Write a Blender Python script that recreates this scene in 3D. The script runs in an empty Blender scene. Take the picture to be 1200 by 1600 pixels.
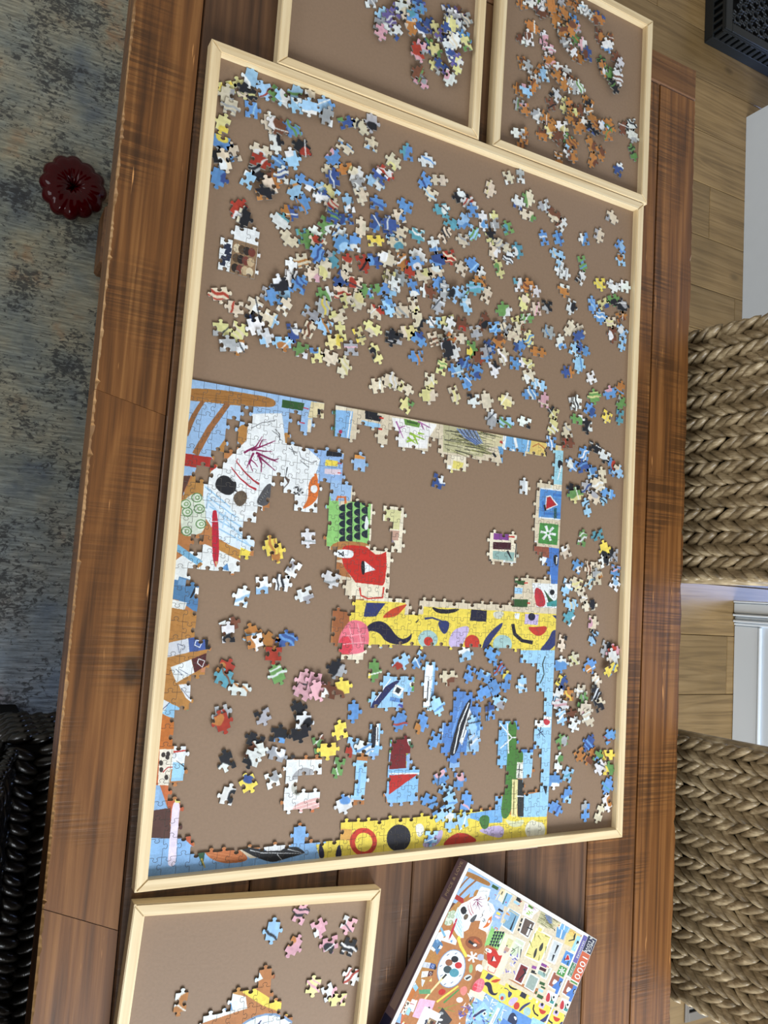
import bpy, bmesh, math, random, re
import numpy as np
from mathutils import Vector, Matrix

random.seed(7)
rng = np.random.RandomState(7)
scene = bpy.context.scene
COL = scene.collection
ROOM_Z = 0.77            # height of the top of the laid puzzle above the floor

# ------------------------------------------------------------------ camera
F_PX = 1261.378
RVEC = np.array([2.96877486, 0.131387956, 0.739899192])
CAM = np.array([-0.23279778, 0.34274673, 0.96614367])


def rodrigues(r):
    t = np.linalg.norm(r)
    k = r / t
    K = np.array([[0, -k[2], k[1]], [k[2], 0, -k[0]], [-k[1], k[0], 0]])
    return np.eye(3) + math.sin(t) * K + (1 - math.cos(t)) * K @ K


RC = rodrigues(RVEC)


def at(u, v, z=0.0):
    """point of the horizontal plane z (measured from the puzzle top) that a photo pixel looks at"""
    d = RC.T @ np.array([(u - 600) / F_PX, (v - 800) / F_PX, 1.0])
    s = (z - CAM[2]) / d[2]
    return CAM + s * d


cam_data = bpy.data.cameras.new('camera')
cam_data.sensor_fit = 'VERTICAL'
cam_data.sensor_height = 24.0
cam_data.lens = F_PX / 1600 * 24.0
cam_data.clip_start = 0.02
camera = bpy.data.objects.new('camera', cam_data)
COL.objects.link(camera)
m = Matrix.Identity(4)
for i in range(3):
    m[i][0], m[i][1], m[i][2] = RC[0][i], -RC[1][i], -RC[2][i]
m[0][3], m[1][3], m[2][3] = CAM[0], CAM[1], CAM[2] + ROOM_Z
camera.matrix_world = m
scene.camera = camera

# ------------------------------------------------------------------ light
scene.view_settings.view_transform = 'Standard'
scene.view_settings.look = 'None'
scene.view_settings.gamma = 1.0
scene.view_settings.use_curve_mapping = False
scene.view_settings.exposure = 0.04
world = bpy.data.worlds.new('world')
scene.world = world
world.use_nodes = True
bg = world.node_tree.nodes['Background']
bg.inputs[0].default_value = (1.0, 0.95, 0.86, 1)
bg.inputs[1].default_value = 0.38


def area_light(name, loc, target, sx, sy, power, color):
    l = bpy.data.lights.new(name, 'AREA')
    l.shape = 'RECTANGLE'
    l.size, l.size_y = sx, sy
    l.energy = power
    l.color = color
    o = bpy.data.objects.new(name, l)
    COL.objects.link(o)
    o.location = loc
    o.rotation_euler = (Vector(target) - Vector(loc)).to_track_quat('-Z', 'Y').to_euler()
    return o


area_light('window_daylight', (0.70, -2.6, 2.5), (0.40, 0.60, 0.7), 2.6, 1.4, 196, (0.90, 0.95, 1.0))

area_light('side_window_daylight', (-3.0, .6, 2.1), (.6, .5, .6), 1.8, 1.4, 36, (0.92, 0.96, 1.0))


# ------------------------------------------------------------------ helpers
def lin(c):
    return tuple(((x / 255 + 0.055) / 1.055) ** 2.4 if x > 10.3 else x / 255 / 12.92 for x in c) + (1.0,)


def tag(o, label=None, cat=None, group=None, kind=None):
    if label: o['label'] = label
    if cat: o['category'] = cat
    if group: o['group'] = group
    if kind: o['kind'] = kind
    return o


def empty(name, loc, rz=0.0):
    o = bpy.data.objects.new(name, None)
    o.empty_display_size = 0.02
    COL.objects.link(o)
    o.location = loc
    o.rotation_euler = (0, 0, rz)
    return o


def link_mesh(name, me, parent=None, loc=(0, 0, 0), rot=(0, 0, 0)):
    o = bpy.data.objects.new(name, me)
    COL.objects.link(o)
    if parent: o.parent = parent
    o.location = loc
    o.rotation_euler = rot
    return o


def bm_obj(name, bm, mats, parent=None, loc=(0, 0, 0), rot=(0, 0, 0), smooth=False):
    me = bpy.data.meshes.new(name)
    bmesh.ops.recalc_face_normals(bm, faces=bm.faces)
    bm.to_mesh(me)
    bm.free()
    for mm in (mats if isinstance(mats, (list, tuple)) else [mats]):
        me.materials.append(mm)
    if smooth:
        me.polygons.foreach_set('use_smooth', [True] * len(me.polygons))
    return link_mesh(name, me, parent, loc, rot)


def box(bm, x0, x1, y0, y1, z0, z1, mat=0, bevel=0.0):
    r = bmesh.ops.create_cube(bm, size=1.0)
    vs = r['verts']
    for v in vs:
        v.co = Vector((x0 + (v.co.x + .5) * (x1 - x0), y0 + (v.co.y + .5) * (y1 - y0), z0 + (v.co.z + .5) * (z1 - z0)))
    fs = set(f for v in vs for f in v.link_faces)
    for f in fs: f.material_index = mat
    if bevel:
        es = list(set(e for v in vs for e in v.link_edges))
        bmesh.ops.bevel(bm, geom=es, offset=bevel, segments=1, affect='EDGES', material=-1)
    return vs


def prism(bm, pts, z0, z1, mat=0, bevel=0.0):
    lo = [bm.verts.new((p[0], p[1], z0)) for p in pts]
    hi = [bm.verts.new((p[0], p[1], z1)) for p in pts]
    n = len(pts)
    fs = [bm.faces.new(hi), bm.faces.new(lo[::-1])]
    for i in range(n):
        fs.append(bm.faces.new((lo[i], lo[(i + 1) % n], hi[(i + 1) % n], hi[i])))
    for f in fs: f.material_index = mat
    if bevel:
        es = [e for e in fs[0].edges]
        bmesh.ops.bevel(bm, geom=es, offset=bevel, segments=2, affect='EDGES', material=-1)


def tube(bm, pts, radii, sides=8, cap=True):
    rings = []
    n = len(pts)
    P = [Vector(p) for p in pts]
    if not isinstance(radii, (list, tuple)): radii = [radii] * n
    for i in range(n):
        d = (P[min(i + 1, n - 1)] - P[max(i - 1, 0)]).normalized()
        ref = Vector((0, 0, 1)) if abs(d.z) < .9 else Vector((1, 0, 0))
        a = d.cross(ref).normalized()
        b = d.cross(a)
        rings.append([bm.verts.new(P[i] + radii[i] * (math.cos(2 * math.pi * k / sides) * a + math.sin(2 * math.pi * k / sides) * b)) for k in range(sides)])
    for i in range(n - 1):
        for k in range(sides):
            bm.faces.new((rings[i][k], rings[i][(k + 1) % sides], rings[i + 1][(k + 1) % sides], rings[i + 1][k]))
    if cap:
        bm.faces.new(rings[0][::-1]); bm.faces.new(rings[-1])


# ------------------------------------------------------------------ materials
def new_mat(name):
    mt = bpy.data.materials.new(name)
    mt.use_nodes = True
    nt = mt.node_tree
    b = nt.nodes['Principled BSDF']
    return mt, nt, b


def plain(name, c, rough=.5, spec=.5, noise=0.0, nscale=40.0, coat=0.0):
    mt, nt, b = new_mat(name)
    b.inputs['Base Color'].default_value = lin(c)
    b.inputs['Roughness'].default_value = rough
    b.inputs['Specular IOR Level'].default_value = spec
    b.inputs['Coat Weight'].default_value = coat
    if noise:
        tc = nt.nodes.new('ShaderNodeTexCoord')
        nz = nt.nodes.new('ShaderNodeTexNoise')
        nz.inputs['Scale'].default_value = nscale
        nz.inputs['Detail'].default_value = 4
        nt.links.new(tc.outputs['Object'], nz.inputs['Vector'])
        mx = nt.nodes.new('ShaderNodeMix')
        mx.data_type = 'RGBA'
        mx.inputs['A'].default_value = lin([x * (1 - noise) for x in c])
        mx.inputs['B'].default_value = lin([min(255, x * (1 + noise)) for x in c])
        nt.links.new(nz.outputs['Fac'], mx.inputs['Factor'])
        nt.links.new(mx.outputs['Result'], b.inputs['Base Color'])
        bp = nt.nodes.new('ShaderNodeBump')
        bp.inputs['Strength'].default_value = .15
        bp.inputs['Distance'].default_value = .001
        nt.links.new(nz.outputs['Fac'], bp.inputs['Height'])
        nt.links.new(bp.outputs['Normal'], b.inputs['Normal'])
    return mt


def N(nt, typ, **kw):
    n = nt.nodes.new(typ)
    for k, v in kw.items():
        if k in n.inputs: n.inputs[k].default_value = v
        else: setattr(n, k, v)
    return n


def ramp(nt, src, stops):
    r = nt.nodes.new('ShaderNodeValToRGB')
    e = r.color_ramp.elements
    e[0].position, e[0].color = stops[0]
    e[1].position, e[1].color = stops[-1]
    for p, c in stops[1:-1]:
        x = e.new(p); x.color = c
    nt.links.new(src, r.inputs['Fac'])
    return r.outputs['Color']


def mixc(nt, fac, a, b, blend='MIX'):
    mx = nt.nodes.new('ShaderNodeMix')
    mx.data_type = 'RGBA'
    mx.blend_type = blend
    for sock, v in (('Factor', fac), ('A', a), ('B', b)):
        if isinstance(v, (float, int, tuple)): mx.inputs[sock].default_value = v
        else: nt.links.new(v, mx.inputs[sock])
    return mx.outputs['Result']


def math_n(nt, op, a, b=0.0):
    n = nt.nodes.new('ShaderNodeMath'); n.operation = op
    for i, v in enumerate((a, b)):
        if isinstance(v, (float, int)): n.inputs[i].default_value = v
        else: nt.links.new(v, n.inputs[i])
    return n.outputs[0]


def wood(name, dark, mid, pale, axis='Y', grain=90.0, stretch=.045, rough=.45, saw=0.0, scratch=0.0, knots=0.0, tone=.25, wavy=1.0, bump=.25, coat=0.0):
    """procedural plank wood, grain along one object axis, every object with its own piece of the pattern"""
    mt, nt, b = new_mat(name)
    tc = N(nt, 'ShaderNodeTexCoord')
    oi = N(nt, 'ShaderNodeObjectInfo')
    off = N(nt, 'ShaderNodeVectorMath', operation='SCALE')
    cmb = N(nt, 'ShaderNodeCombineXYZ')
    for i, k in enumerate((13.7, 31.1, 7.3)):
        nt.links.new(math_n(nt, 'MULTIPLY', oi.outputs['Random'], k), cmb.inputs[i])
    add = N(nt, 'ShaderNodeVectorMath', operation='ADD')
    nt.links.new(tc.outputs['Object'], add.inputs[0]); nt.links.new(cmb.outputs[0], add.inputs[1])
    mp = N(nt, 'ShaderNodeMapping')
    mp.inputs['Scale'].default_value = {'X': (stretch, 1, 1), 'Y': (1, stretch, 1), 'Z': (1, 1, stretch)}[axis]
    nt.links.new(add.outputs[0], mp.inputs['Vector'])
    n1 = N(nt, 'ShaderNodeTexNoise', Scale=grain, Detail=6.0, Roughness=.65, Distortion=.3 * wavy)
    n2 = N(nt, 'ShaderNodeTexNoise', Scale=grain * .18, Detail=3.0, Distortion=1.2 * wavy)
    nt.links.new(mp.outputs[0], n1.inputs['Vector']); nt.links.new(mp.outputs[0], n2.inputs['Vector'])
    # cathedral rings: sine of a slow noise
    ring = math_n(nt, 'SINE', math_n(nt, 'MULTIPLY', n2.outputs['Fac'], 42.0 * wavy))
    ring = math_n(nt, 'ADD', math_n(nt, 'MULTIPLY', ring, .5), .5)
    g = math_n(nt, 'ADD', math_n(nt, 'MULTIPLY', n1.outputs['Fac'], .84), math_n(nt, 'MULTIPLY', ring, .16))
    col = ramp(nt, g, [(.28, lin(dark)), (.5, lin(mid)), (.74, lin(pale))])
    # patchy tone of the plank
    n3 = N(nt, 'ShaderNodeTexNoise', Scale=6.0, Detail=2.0)
    nt.links.new(add.outputs[0], n3.inputs['Vector'])
    t = math_n(nt, 'ADD', math_n(nt, 'MULTIPLY', n3.outputs['Fac'], tone * 1.6), 1 - tone * .8)
    t = math_n(nt, 'MULTIPLY', t, math_n(nt, 'ADD', math_n(nt, 'MULTIPLY', oi.outputs['Random'], tone * .9), 1 - tone * .45))
    cc = N(nt, 'ShaderNodeCombineColor')
    for i in range(3): nt.links.new(t, cc.inputs[i])
    col = mixc(nt, 1.0, col, cc.outputs[0], 'MULTIPLY')
    h = g
    if saw:
        mp2 = N(nt, 'ShaderNodeMapping')
        mp2.inputs['Scale'].default_value = (7, 240, 8) if axis == 'Y' else (240, 7, 8)
        mp2.inputs['Rotation'].default_value = (0, 0, .12)
        nt.links.new(add.outputs[0], mp2.inputs['Vector'])
        s1 = N(nt, 'ShaderNodeTexNoise', Scale=1.0, Detail=2.0)
        nt.links.new(mp2.outputs[0], s1.inputs['Vector'])
        msk = N(nt, 'ShaderNodeTexNoise', Scale=7.0, Detail=2.0)
        nt.links.new(add.outputs[0], msk.inputs['Vector'])
        mm = ramp(nt, msk.outputs['Fac'], [(.47, (0, 0, 0, 1)), (.62, (1, 1, 1, 1))])
        sm = ramp(nt, s1.outputs['Fac'], [(.42, (0, 0, 0, 1)), (.55, (1, 1, 1, 1))])
        f = math_n(nt, 'MULTIPLY', math_n(nt, 'MULTIPLY', mm, sm), saw)
        col = mixc(nt, f, col, lin([x * .5 for x in dark]))
        h = math_n(nt, 'SUBTRACT', h, math_n(nt, 'MULTIPLY', f, .6))
    if scratch:
        mp3 = N(nt, 'ShaderNodeMapping')
        mp3.inputs['Scale'].default_value = (150, 9, 20) if axis == 'Y' else (9, 150, 20)
        nt.links.new(add.outputs[0], mp3.inputs['Vector'])
        s2 = N(nt, 'ShaderNodeTexNoise', Scale=1.0, Detail=3.0, Roughness=.7)
        nt.links.new(mp3.outputs[0], s2.inputs['Vector'])
        f = ramp(nt, s2.outputs['Fac'], [(.69, (0, 0, 0, 1)), (.76, (1, 1, 1, 1))])
        col = mixc(nt, math_n(nt, 'MULTIPLY', f, scratch), col, lin([min(255, x * 1.35 + 25) for x in pale]))
    if knots:
        vo = N(nt, 'ShaderNodeTexVoronoi', Scale=5.5)
        mk = N(nt, 'ShaderNodeMapping')
        mk.inputs['Scale'].default_value = (1, .55, 0) if axis == 'Y' else (.55, 1, 0)
        nt.links.new(add.outputs[0], mk.inputs['Vector'])
        nt.links.new(mk.outputs[0], vo.inputs['Vector'])
        f = ramp(nt, vo.outputs['Distance'], [(.035, (1, 1, 1, 1)), (.085, (0, 0, 0, 1))])
        col = mixc(nt, math_n(nt, 'MULTIPLY', f, knots), col, lin([x * .35 for x in dark]))
    nt.links.new(col, b.inputs['Base Color'])
    b.inputs['Roughness'].default_value = rough
    b.inputs['Coat Weight'].default_value = coat
    b.inputs['Coat Roughness'].default_value = .25
    bp = N(nt, 'ShaderNodeBump', Strength=bump, Distance=.002)
    nt.links.new(h, bp.inputs['Height'])
    nt.links.new(bp.outputs['Normal'], b.inputs['Normal'])
    return mt


M = {}
M['table'] = wood('table_wood', (72, 43, 18), (112, 70, 32), (144, 98, 52), 'Y', 95, .028, .40, saw=.55, scratch=.85, knots=.8, tone=.22, bump=.3)
M['table_x'] = wood('table_wood_cross', (72, 44, 20), (104, 67, 35), (128, 88, 50), 'X', 80, .035, .40, saw=.3, scratch=.6, knots=.8, tone=.2, bump=.3)
M['table_dark'] = wood('table_wood_dark', (54, 35, 22), (86, 58, 37), (114, 81, 53), 'Y', 80, .035, .40, saw=.45, scratch=.75, knots=.8, tone=.28, bump=.3)
M['worn'] = wood('table_worn_edge', (120, 84, 46), (166, 124, 76), (200, 160, 110), 'Y', 60, .2, .55, tone=.5)
M['pine_y'] = wood('pine_y', (204, 178, 134), (222, 201, 160), (232, 216, 180), 'Y', 120, .03, .5, tone=.10, wavy=.8, bump=.08)
M['pine_x'] = wood('pine_x', (204, 178, 134), (222, 201, 160), (232, 216, 180), 'X', 120, .03, .5, tone=.10, wavy=.8, bump=.08)
M['oak'] = wood('oak_floor', (108, 86, 55), (136, 111, 73), (150, 125, 87), 'X', 60, .05, .33, tone=.42, knots=.35, wavy=1.2, bump=.12)
M['felt'] = plain('tray_felt', (134, 111, 90), .62, .45, .05, 260)
M['card'] = plain('piece_card', (112, 108, 102), .8, .2)
M['wall'] = plain('wall_paint', (226, 236, 246), .5, .4, .01, 30)
M['trim'] = plain('trim_paint', (232, 241, 249), .35, .5)
M['charcoal'] = plain('charcoal_plastic', (25, 30, 33), .5, .4)
M['black'] = plain('black_void', (8, 9, 10), .8, .2)
M['vent'] = plain('vent_metal', (112, 106, 98), .45, .5)
M['navy'] = plain('box_navy', (30, 32, 62), .4)
M['plum'] = plain('box_plum', (108, 88, 98), .45, .5, .06, 60)
M['taupe'] = plain('box_taupe', (150, 128, 120), .45, .5, .05, 60)
M['purple'] = plain('box_purple', (98, 92, 160), .4)
M['boxgreen'] = plain('box_green', (62, 118, 78), .4)
M['orange'] = plain('box_orange', (190, 92, 58), .4)
M['boxwhite'] = plain('box_white', (224, 226, 224), .5)
M['tan_label'] = plain('label_tan', (190, 168, 142), .5)


# ------------------------------------------------------------------ room shell
FLOOR_Z = 0.0
floor = empty('floor', (0, 0, 0)); tag(floor, kind='structure')
joints = [-1.4, -1.24, -1.07, -.9, -.72, -.55, -.38, -.21, -.058, .093, .272, .429, .6, .77, .93, 1.09, 1.225, 1.363, 1.53, 1.705, 1.879, 2.054, 2.222, 2.39, 2.56, 2.73, 2.9, 3.07]
for i in range(len(joints) - 1):
    y0, y1 = joints[i], joints[i + 1]
    cuts = [-2.2, -.6 + .5 * ((i * 7) % 5) / 5, 1.15 + .9 * ((i * 3) % 7) / 7, 3.6]
    for k in range(3):
        bm = bmesh.new()
        L, W = cuts[k + 1] - cuts[k], y1 - y0
        box(bm, -L / 2 + .0006, L / 2 - .0006, -W / 2 + .0007, W / 2 - .0007, -.015, 0, bevel=.0016)
        bm_obj('plank', bm, M['oak'], floor, ((cuts[k] + cuts[k + 1]) / 2, (y0 + y1) / 2, 0))
bm = bmesh.new(); box(bm, -2.2, 3.6, -1.4, 3.07, -.05, -.0155)
bm_obj('subfloor', bm, M['black'], floor)

WX = 1.957


def struct(name, bm, mats, parent=None, loc=(0, 0, 0)):
    o = bm_obj(name, bm, mats, parent, loc)
    if parent is None: tag(o, kind='structure')
    return o


bm = bmesh.new(); box(bm, WX, WX + .12, .98, 1.998, 0.0005, 2.4)
struct('wall_right', bm, M['wall'])
bm = bmesh.new(); box(bm, WX, WX + .12, -1.38, .384, 0.0005, 2.4)
wl = struct('wall_right_near', bm, M['wall'])
bm = bmesh.new()
for a, b_, d in ((.384, .378, .014), (.376, .345, .010), (.343, .336, .016), (.334, .326, .006), (.3245, .317, .014), (.315, .308, .009)):
    box(bm, WX - d, WX - .0002, b_, a, .0005, 2.3, bevel=.002)
struct('trim_1', bm, M['trim'])
bm = bmesh.new()
box(bm, WX - .006, WX - .0002, -1.37, .306, .0005, .085, bevel=.002)
box(bm, WX - .010, WX - .0002, -1.37, .306, .0875, .097, bevel=.003)
struct('baseboard_right', bm, M['trim'])

# glazed door behind the opening: its daylight lies on the floor boards between the two wall ends
door = empty('door_1', (3.55, .7, 0)); tag(door, kind='structure')
bm = bmesh.new()
for y0, y1, z0, z1 in ((-.62, -.5, .0005, 2.2), (.5, .62, .0005, 2.2), (-.5, .5, 2.08, 2.2), (-.5, .5, .0005, .2), (-.5, .5, 1.08, 1.12)):
    box(bm, -.02, .02, y0, y1, z0, z1, bevel=.004)
bm_obj('door_frame', bm, M['trim'], door)
glow, nt, b = new_mat('daylit_glass')
b.inputs['Base Color'].default_value = (.6, .75, 1, 1)
b.inputs['Roughness'].default_value = .1
b.inputs['Emission Color'].default_value = (.38, .53, 1.0, 1)
b.inputs['Emission Strength'].default_value = 9.0
bm = bmesh.new(); box(bm, -.004, .004, -.5, .5, .2, 1.08); box(bm, -.004, .004, -.5, .5, 1.12, 2.08)
bm_obj('pane', bm, glow, door)

# ------------------------------------------------------------------ rug
mt, nt, b = new_mat('rug_weave')
tc = N(nt, 'ShaderNodeTexCoord')
big = N(nt, 'ShaderNodeTexNoise', Scale=4.2, Detail=5.0, Roughness=.65)
nt.links.new(tc.outputs['Object'], big.inputs['Vector'])
col = ramp(nt, big.outputs['Fac'], [(.32, lin((78, 88, 98))), (.45, lin((126, 130, 120))), (.56, lin((144, 140, 120))), (.64, lin((150, 112, 76)))])
# bluish end of the rug towards the chair
sep = N(nt, 'ShaderNodeSeparateXYZ'); nt.links.new(tc.outputs['Object'], sep.inputs[0])
blue = N(nt, 'ShaderNodeMapRange'); blue.inputs['From Min'].default_value = .55; blue.inputs['From Max'].default_value = -.15
nt.links.new(sep.outputs['Y'], blue.inputs['Value'])
col = mixc(nt, math_n(nt, 'MULTIPLY', blue.outputs[0], .75), col, lin((104, 124, 156)))
mp = N(nt, 'ShaderNodeMapping'); mp.inputs['Scale'].default_value = (16, 210, 1)
nt.links.new(tc.outputs['Object'], mp.inputs['Vector'])
st = N(nt, 'ShaderNodeTexNoise', Scale=1.0, Detail=5.0, Roughness=.75)
nt.links.new(mp.outputs[0], st.inputs['Vector'])
col = mixc(nt, .8, col, ramp(nt, st.outputs['Fac'], [(.3, (.10, .10, .11, 1)), (.5, (.5, .5, .5, 1)), (.72, (1, 1, 1, 1))]), 'OVERLAY')
mp2 = N(nt, 'ShaderNodeMapping'); mp2.inputs['Scale'].default_value = (70, 120, 1)
nt.links.new(tc.outputs['Object'], mp2.inputs['Vector'])
sp = N(nt, 'ShaderNodeTexNoise', Scale=1.0, Detail=7.0, Roughness=.75, Distortion=.6)
nt.links.new(mp2.outputs[0], sp.inputs['Vector'])
msk = N(nt, 'ShaderNodeTexNoise', Scale=9.0, Detail=3.0)
nt.links.new(tc.outputs['Object'], msk.inputs['Vector'])
f = ramp(nt, math_n(nt, 'ADD', sp.outputs['Fac'], math_n(nt, 'MULTIPLY', msk.outputs['Fac'], .55)), [(.80, (0, 0, 0, 1)), (.865, (1, 1, 1, 1))])
col = mixc(nt, math_n(nt, 'MULTIPLY', f, .82), col, lin((42, 42, 44)))
nt.links.new(col, b.inputs['Base Color'])
b.inputs['Roughness'].default_value = .9
b.inputs['Sheen Weight'].default_value = .15
bp = N(nt, 'ShaderNodeBump', Strength=.5, Distance=.002)
nt.links.new(st.outputs['Fac'], bp.inputs['Height']); nt.links.new(bp.outputs['Normal'], b.inputs['Normal'])
bm = bmesh.new(); box(bm, -2.0, .22, -1.3, 2.6, .0005, .010, bevel=.004)
tag(bm_obj('area_rug', bm, mt), 'distressed grey blue and brown low-pile rug beside the wooden table', 'rug')

# ------------------------------------------------------------------ red ring
mt, nt, b = new_mat('red_gloss')
b.inputs['Base Color'].default_value = lin((58, 1, 5))
b.inputs['Roughness'].default_value = .10
b.inputs['Specular IOR Level'].default_value = .22
b.inputs['Subsurface Weight'].default_value = .0
b.inputs['Subsurface Radius'].default_value = (.02, .004, .004)
bm = bmesh.new()
NU, NV = 96, 22
vv = []
for i in range(NU):
    a = 2 * math.pi * i / NU
    row = []
    lobe = abs(math.sin(a * 6))
    for j in range(NV):
        t = 2 * math.pi * j / NV
        rmin = .0225 * (1 + .24 * lobe * (0.4 + .6 * abs(math.cos(t))) + .03 * math.sin(5 * a + 2 * t))
        R0 = .0315 * (1 + .05 * math.cos(3 * a + .6) + .02 * math.sin(2 * a))
        r = R0 + rmin * math.cos(t) * 1.04
        z = .0205 + rmin * math.sin(t) * .95 + .0016 * math.cos(a * 12) * max(0, math.sin(t))
        row.append(bm.verts.new((r * math.cos(a), r * math.sin(a), z)))
    vv.append(row)
for i in range(NU):
    for j in range(NV):
        bm.faces.new((vv[i][j], vv[(i + 1) % NU][j], vv[(i + 1) % NU][(j + 1) % NV], vv[i][(j + 1) % NV]))
hub = [bm.verts.new((.017 * math.cos(k * math.pi / 12), .017 * math.sin(k * math.pi / 12), .006)) for k in range(24)]
bm.faces.new(hub)
for v in bm.verts: v.co.z = max(v.co.z, .0)
ring = bm_obj('chew_ring', bm, mt, None, (-.0945, 1.116, .0105), (0, 0, .3), smooth=True)
ring.scale = (1.08, 1.08, 1.0)
tag(ring, 'glossy dark red ribbed rubber ring lying on the rug by the table', 'ring toy')

# ------------------------------------------------------------------ dining table
TOP = ROOM_Z - .010
TH = .05
table = empty('dining_table', (.38, .3, 0))
tag(table, 'rustic brown plank dining table with worn pale edges, carrying the puzzle trays', 'table')


def tpart(name, x0, x1, y0, y1, z0, z1, mat, bevel=.002, worn=False, skew=(0, 0)):
    bm = bmesh.new()
    cx, cy = (x0 + x1) / 2, (y0 + y1) / 2
    if worn:
        # long plank with an uneven, chipped outer edge
        n = 220
        side = -1 if worn == 'left' else 1
        outer, inner, low = [], [], []
        wv = .5
        for i in range(n + 1):
            y = y0 + (y1 - y0) * i / n
            wv = .6 * wv + .4 * rng.rand(); ch = (.0012 + .0042 * wv ** 2 + (.002 if i % 47 == 3 else 0)) * (1.0 if side < 0 else 1.5)
            xe = x0 if side < 0 else x1
            xi = x1 if side < 0 else x0
            yi = y + skew[0] * (1 - i / n) + skew[1] * i / n
            outer.append((bm.verts.new((xe - cx, y - cy, z1 - ch * .9)), bm.verts.new((xe - side * ch - cx, y - cy, z1))))
            inner.append((bm.verts.new((xi - cx, yi - cy, z1)), bm.verts.new((xi - cx, yi - cy, z0))))
            low.append(bm.verts.new((xe - cx, y - cy, z0)))
        for i in range(n):
            a, c = outer[i], outer[i + 1]
            bm.faces.new((a[1], c[1], inner[i + 1][0], inner[i][0]))
            f = bm.faces.new((a[0], c[0], c[1], a[1])); f.material_index = 1
            bm.faces.new((low[i], low[i + 1], c[0], a[0]))
            bm.faces.new((inner[i][1], inner[i + 1][1], low[i + 1], low[i]))
            bm.faces.new((inner[i][0], inner[i + 1][0], inner[i + 1][1], inner[i][1]))
        for i in (0, n):
            bm.faces.new((low[i], outer[i][0], outer[i][1], inner[i][0], inner[i][1]))
        return bm_obj(name, bm, [mat, M['worn']], table, (cx - table.location.x, cy - table.location.y, 0))
    box(bm, x0 - cx, x1 - cx, y0 - cy, y1 - cy, z0, z1, bevel=bevel)
    return bm_obj(name, bm, mat, table, (cx - table.location.x, cy - table.location.y, 0))


TL, TR_, TE, TB = -.1075, .8655, 1.318, -1.0
seam = [TL, -.0235, .13, .25, .362, .52, .675, .775, TR_]
for i in range(8):
    x0, x1 = seam[i] + (.0008 if i else 0), seam[i + 1] - (.0008 if i < 7 else 0)
    if i == 0:
        for y0, y1, sk in ((TB, -.0270, (0, -.033)), (-.0266, .5544, (-.033, -.018)), (.5548, 1.2555, (-.018, 0))):
            tpart('plank', x0, x1, y0, y1, TOP - TH, TOP - (.0006 if -.5 < y0 < .3 else 0), M['table'], worn='left', skew=sk)
    elif i == 7:
        tpart('plank', x0, x1, TB, 1.2555, TOP - TH, TOP, M['table'], worn='right')
    else:
        tpart('plank', x0, x1, TB, 1.2555, TOP - TH, TOP - .0004 * (i % 3), M['table_dark' if i < 6 else 'table'])
tpart('breadboard_end', TL, TR_, 1.2570, TE, TOP - TH, TOP, M['table_x'], bevel=.004)
for y in (1.012, -.62):
    tpart('trestle_foot', -.037, .795, y - .062, y + .062, .0105, .095, M['table_x'], bevel=.006)
    for x in (.12, .64):
        tpart('leg', x - .045, x + .045, y - .045, y + .045, .0955, TOP - TH - .0905, M['table'], bevel=.005)
    tpart('top_bearer', .0, .76, y - .05, y + .05, TOP - TH - .09, TOP - TH - .0005, M['table_x'], bevel=.005)
tpart('stretcher', .355, .405, -.555, .947, .02, .09, M['table'], bevel=.005)


# ------------------------------------------------------------------ trays
RIM_Z = ROOM_Z + .009
FELT_Z = ROOM_Z - .0021


def tray(label, x0, y0, w, h, rz, rim, lift=0.0, lip=False):
    t = empty('puzzle_tray', (x0, y0, TOP + .0004 + lift), rz)
    tag(t, label, 'puzzle tray', 'wooden puzzle trays')
    bm = bmesh.new()
    base_z = FELT_Z - TOP - .0004
    top_z = RIM_Z - TOP - .0004
    bm = bmesh.new(); box(bm, rim * .6, w - rim * .6, rim * .6, h - rim * .6, .001, base_z)
    bm_obj('base_panel', bm, M['felt'], t)
    e = .0002
    rails = [('pine_x', [(0, 0), (w, 0), (w - rim, rim), (rim, rim)]),
             ('pine_y', [(w, e), (w, h - e), (w - rim, h - rim - e), (w - rim, rim + e)]),
             ('pine_x', [(w, h), (0, h), (rim, h - rim), (w - rim, h - rim)]),
             ('pine_y', [(0, h - e), (0, e), (rim, rim + e), (rim, h - rim - e)])]
    for mname, pts in rails:
        bm = bmesh.new()
        cx = sum(p[0] for p in pts) / 4; cy = sum(p[1] for p in pts) / 4
        prism(bm, [(p[0] - cx, p[1] - cy) for p in pts], 0, top_z, bevel=.0011)
        bm_obj('rim_rail', bm, M[mname], t, (cx, cy, 0))
    if lip:
        bm = bmesh.new(); box(bm, w * .725, w * .785, -.004, -.0005, .0, .010, bevel=.0006)
        bm_obj('drawer_lip', bm, M['taupe'], t)
    return t


RIM = .0135
MX0, MY0, MX1, MY1 = -.0138, -.0133, .727, 1.0160
tray_main = tray('largest pine-rimmed puzzle tray holding the half-finished puzzle, in the middle of the table', MX0, MY0, MX1 - MX0, MY1 - MY0, 0, RIM, lip=True)


def tray_px(label, corner, along, size_x, size_y, anchor):
    """small tray from one bottom rim corner and the direction of its bottom rim"""
    a = at(corner[0], corner[1], .009); b_ = at(along[0], along[1], .009)
    d = b_ - a
    rz = math.atan2(d[1], d[0])
    if anchor == 'br':
        rz = math.atan2(-d[1], -d[0])
        a = a - np.array([math.cos(rz), math.sin(rz), 0]) * size_x
    return tray(label, a[0], a[1], size_x, size_y, rz, RIM)


def tray_at(label, x, y, w, h, rz):
    return tray(label, x, y, w, h, rz, RIM)


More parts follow.
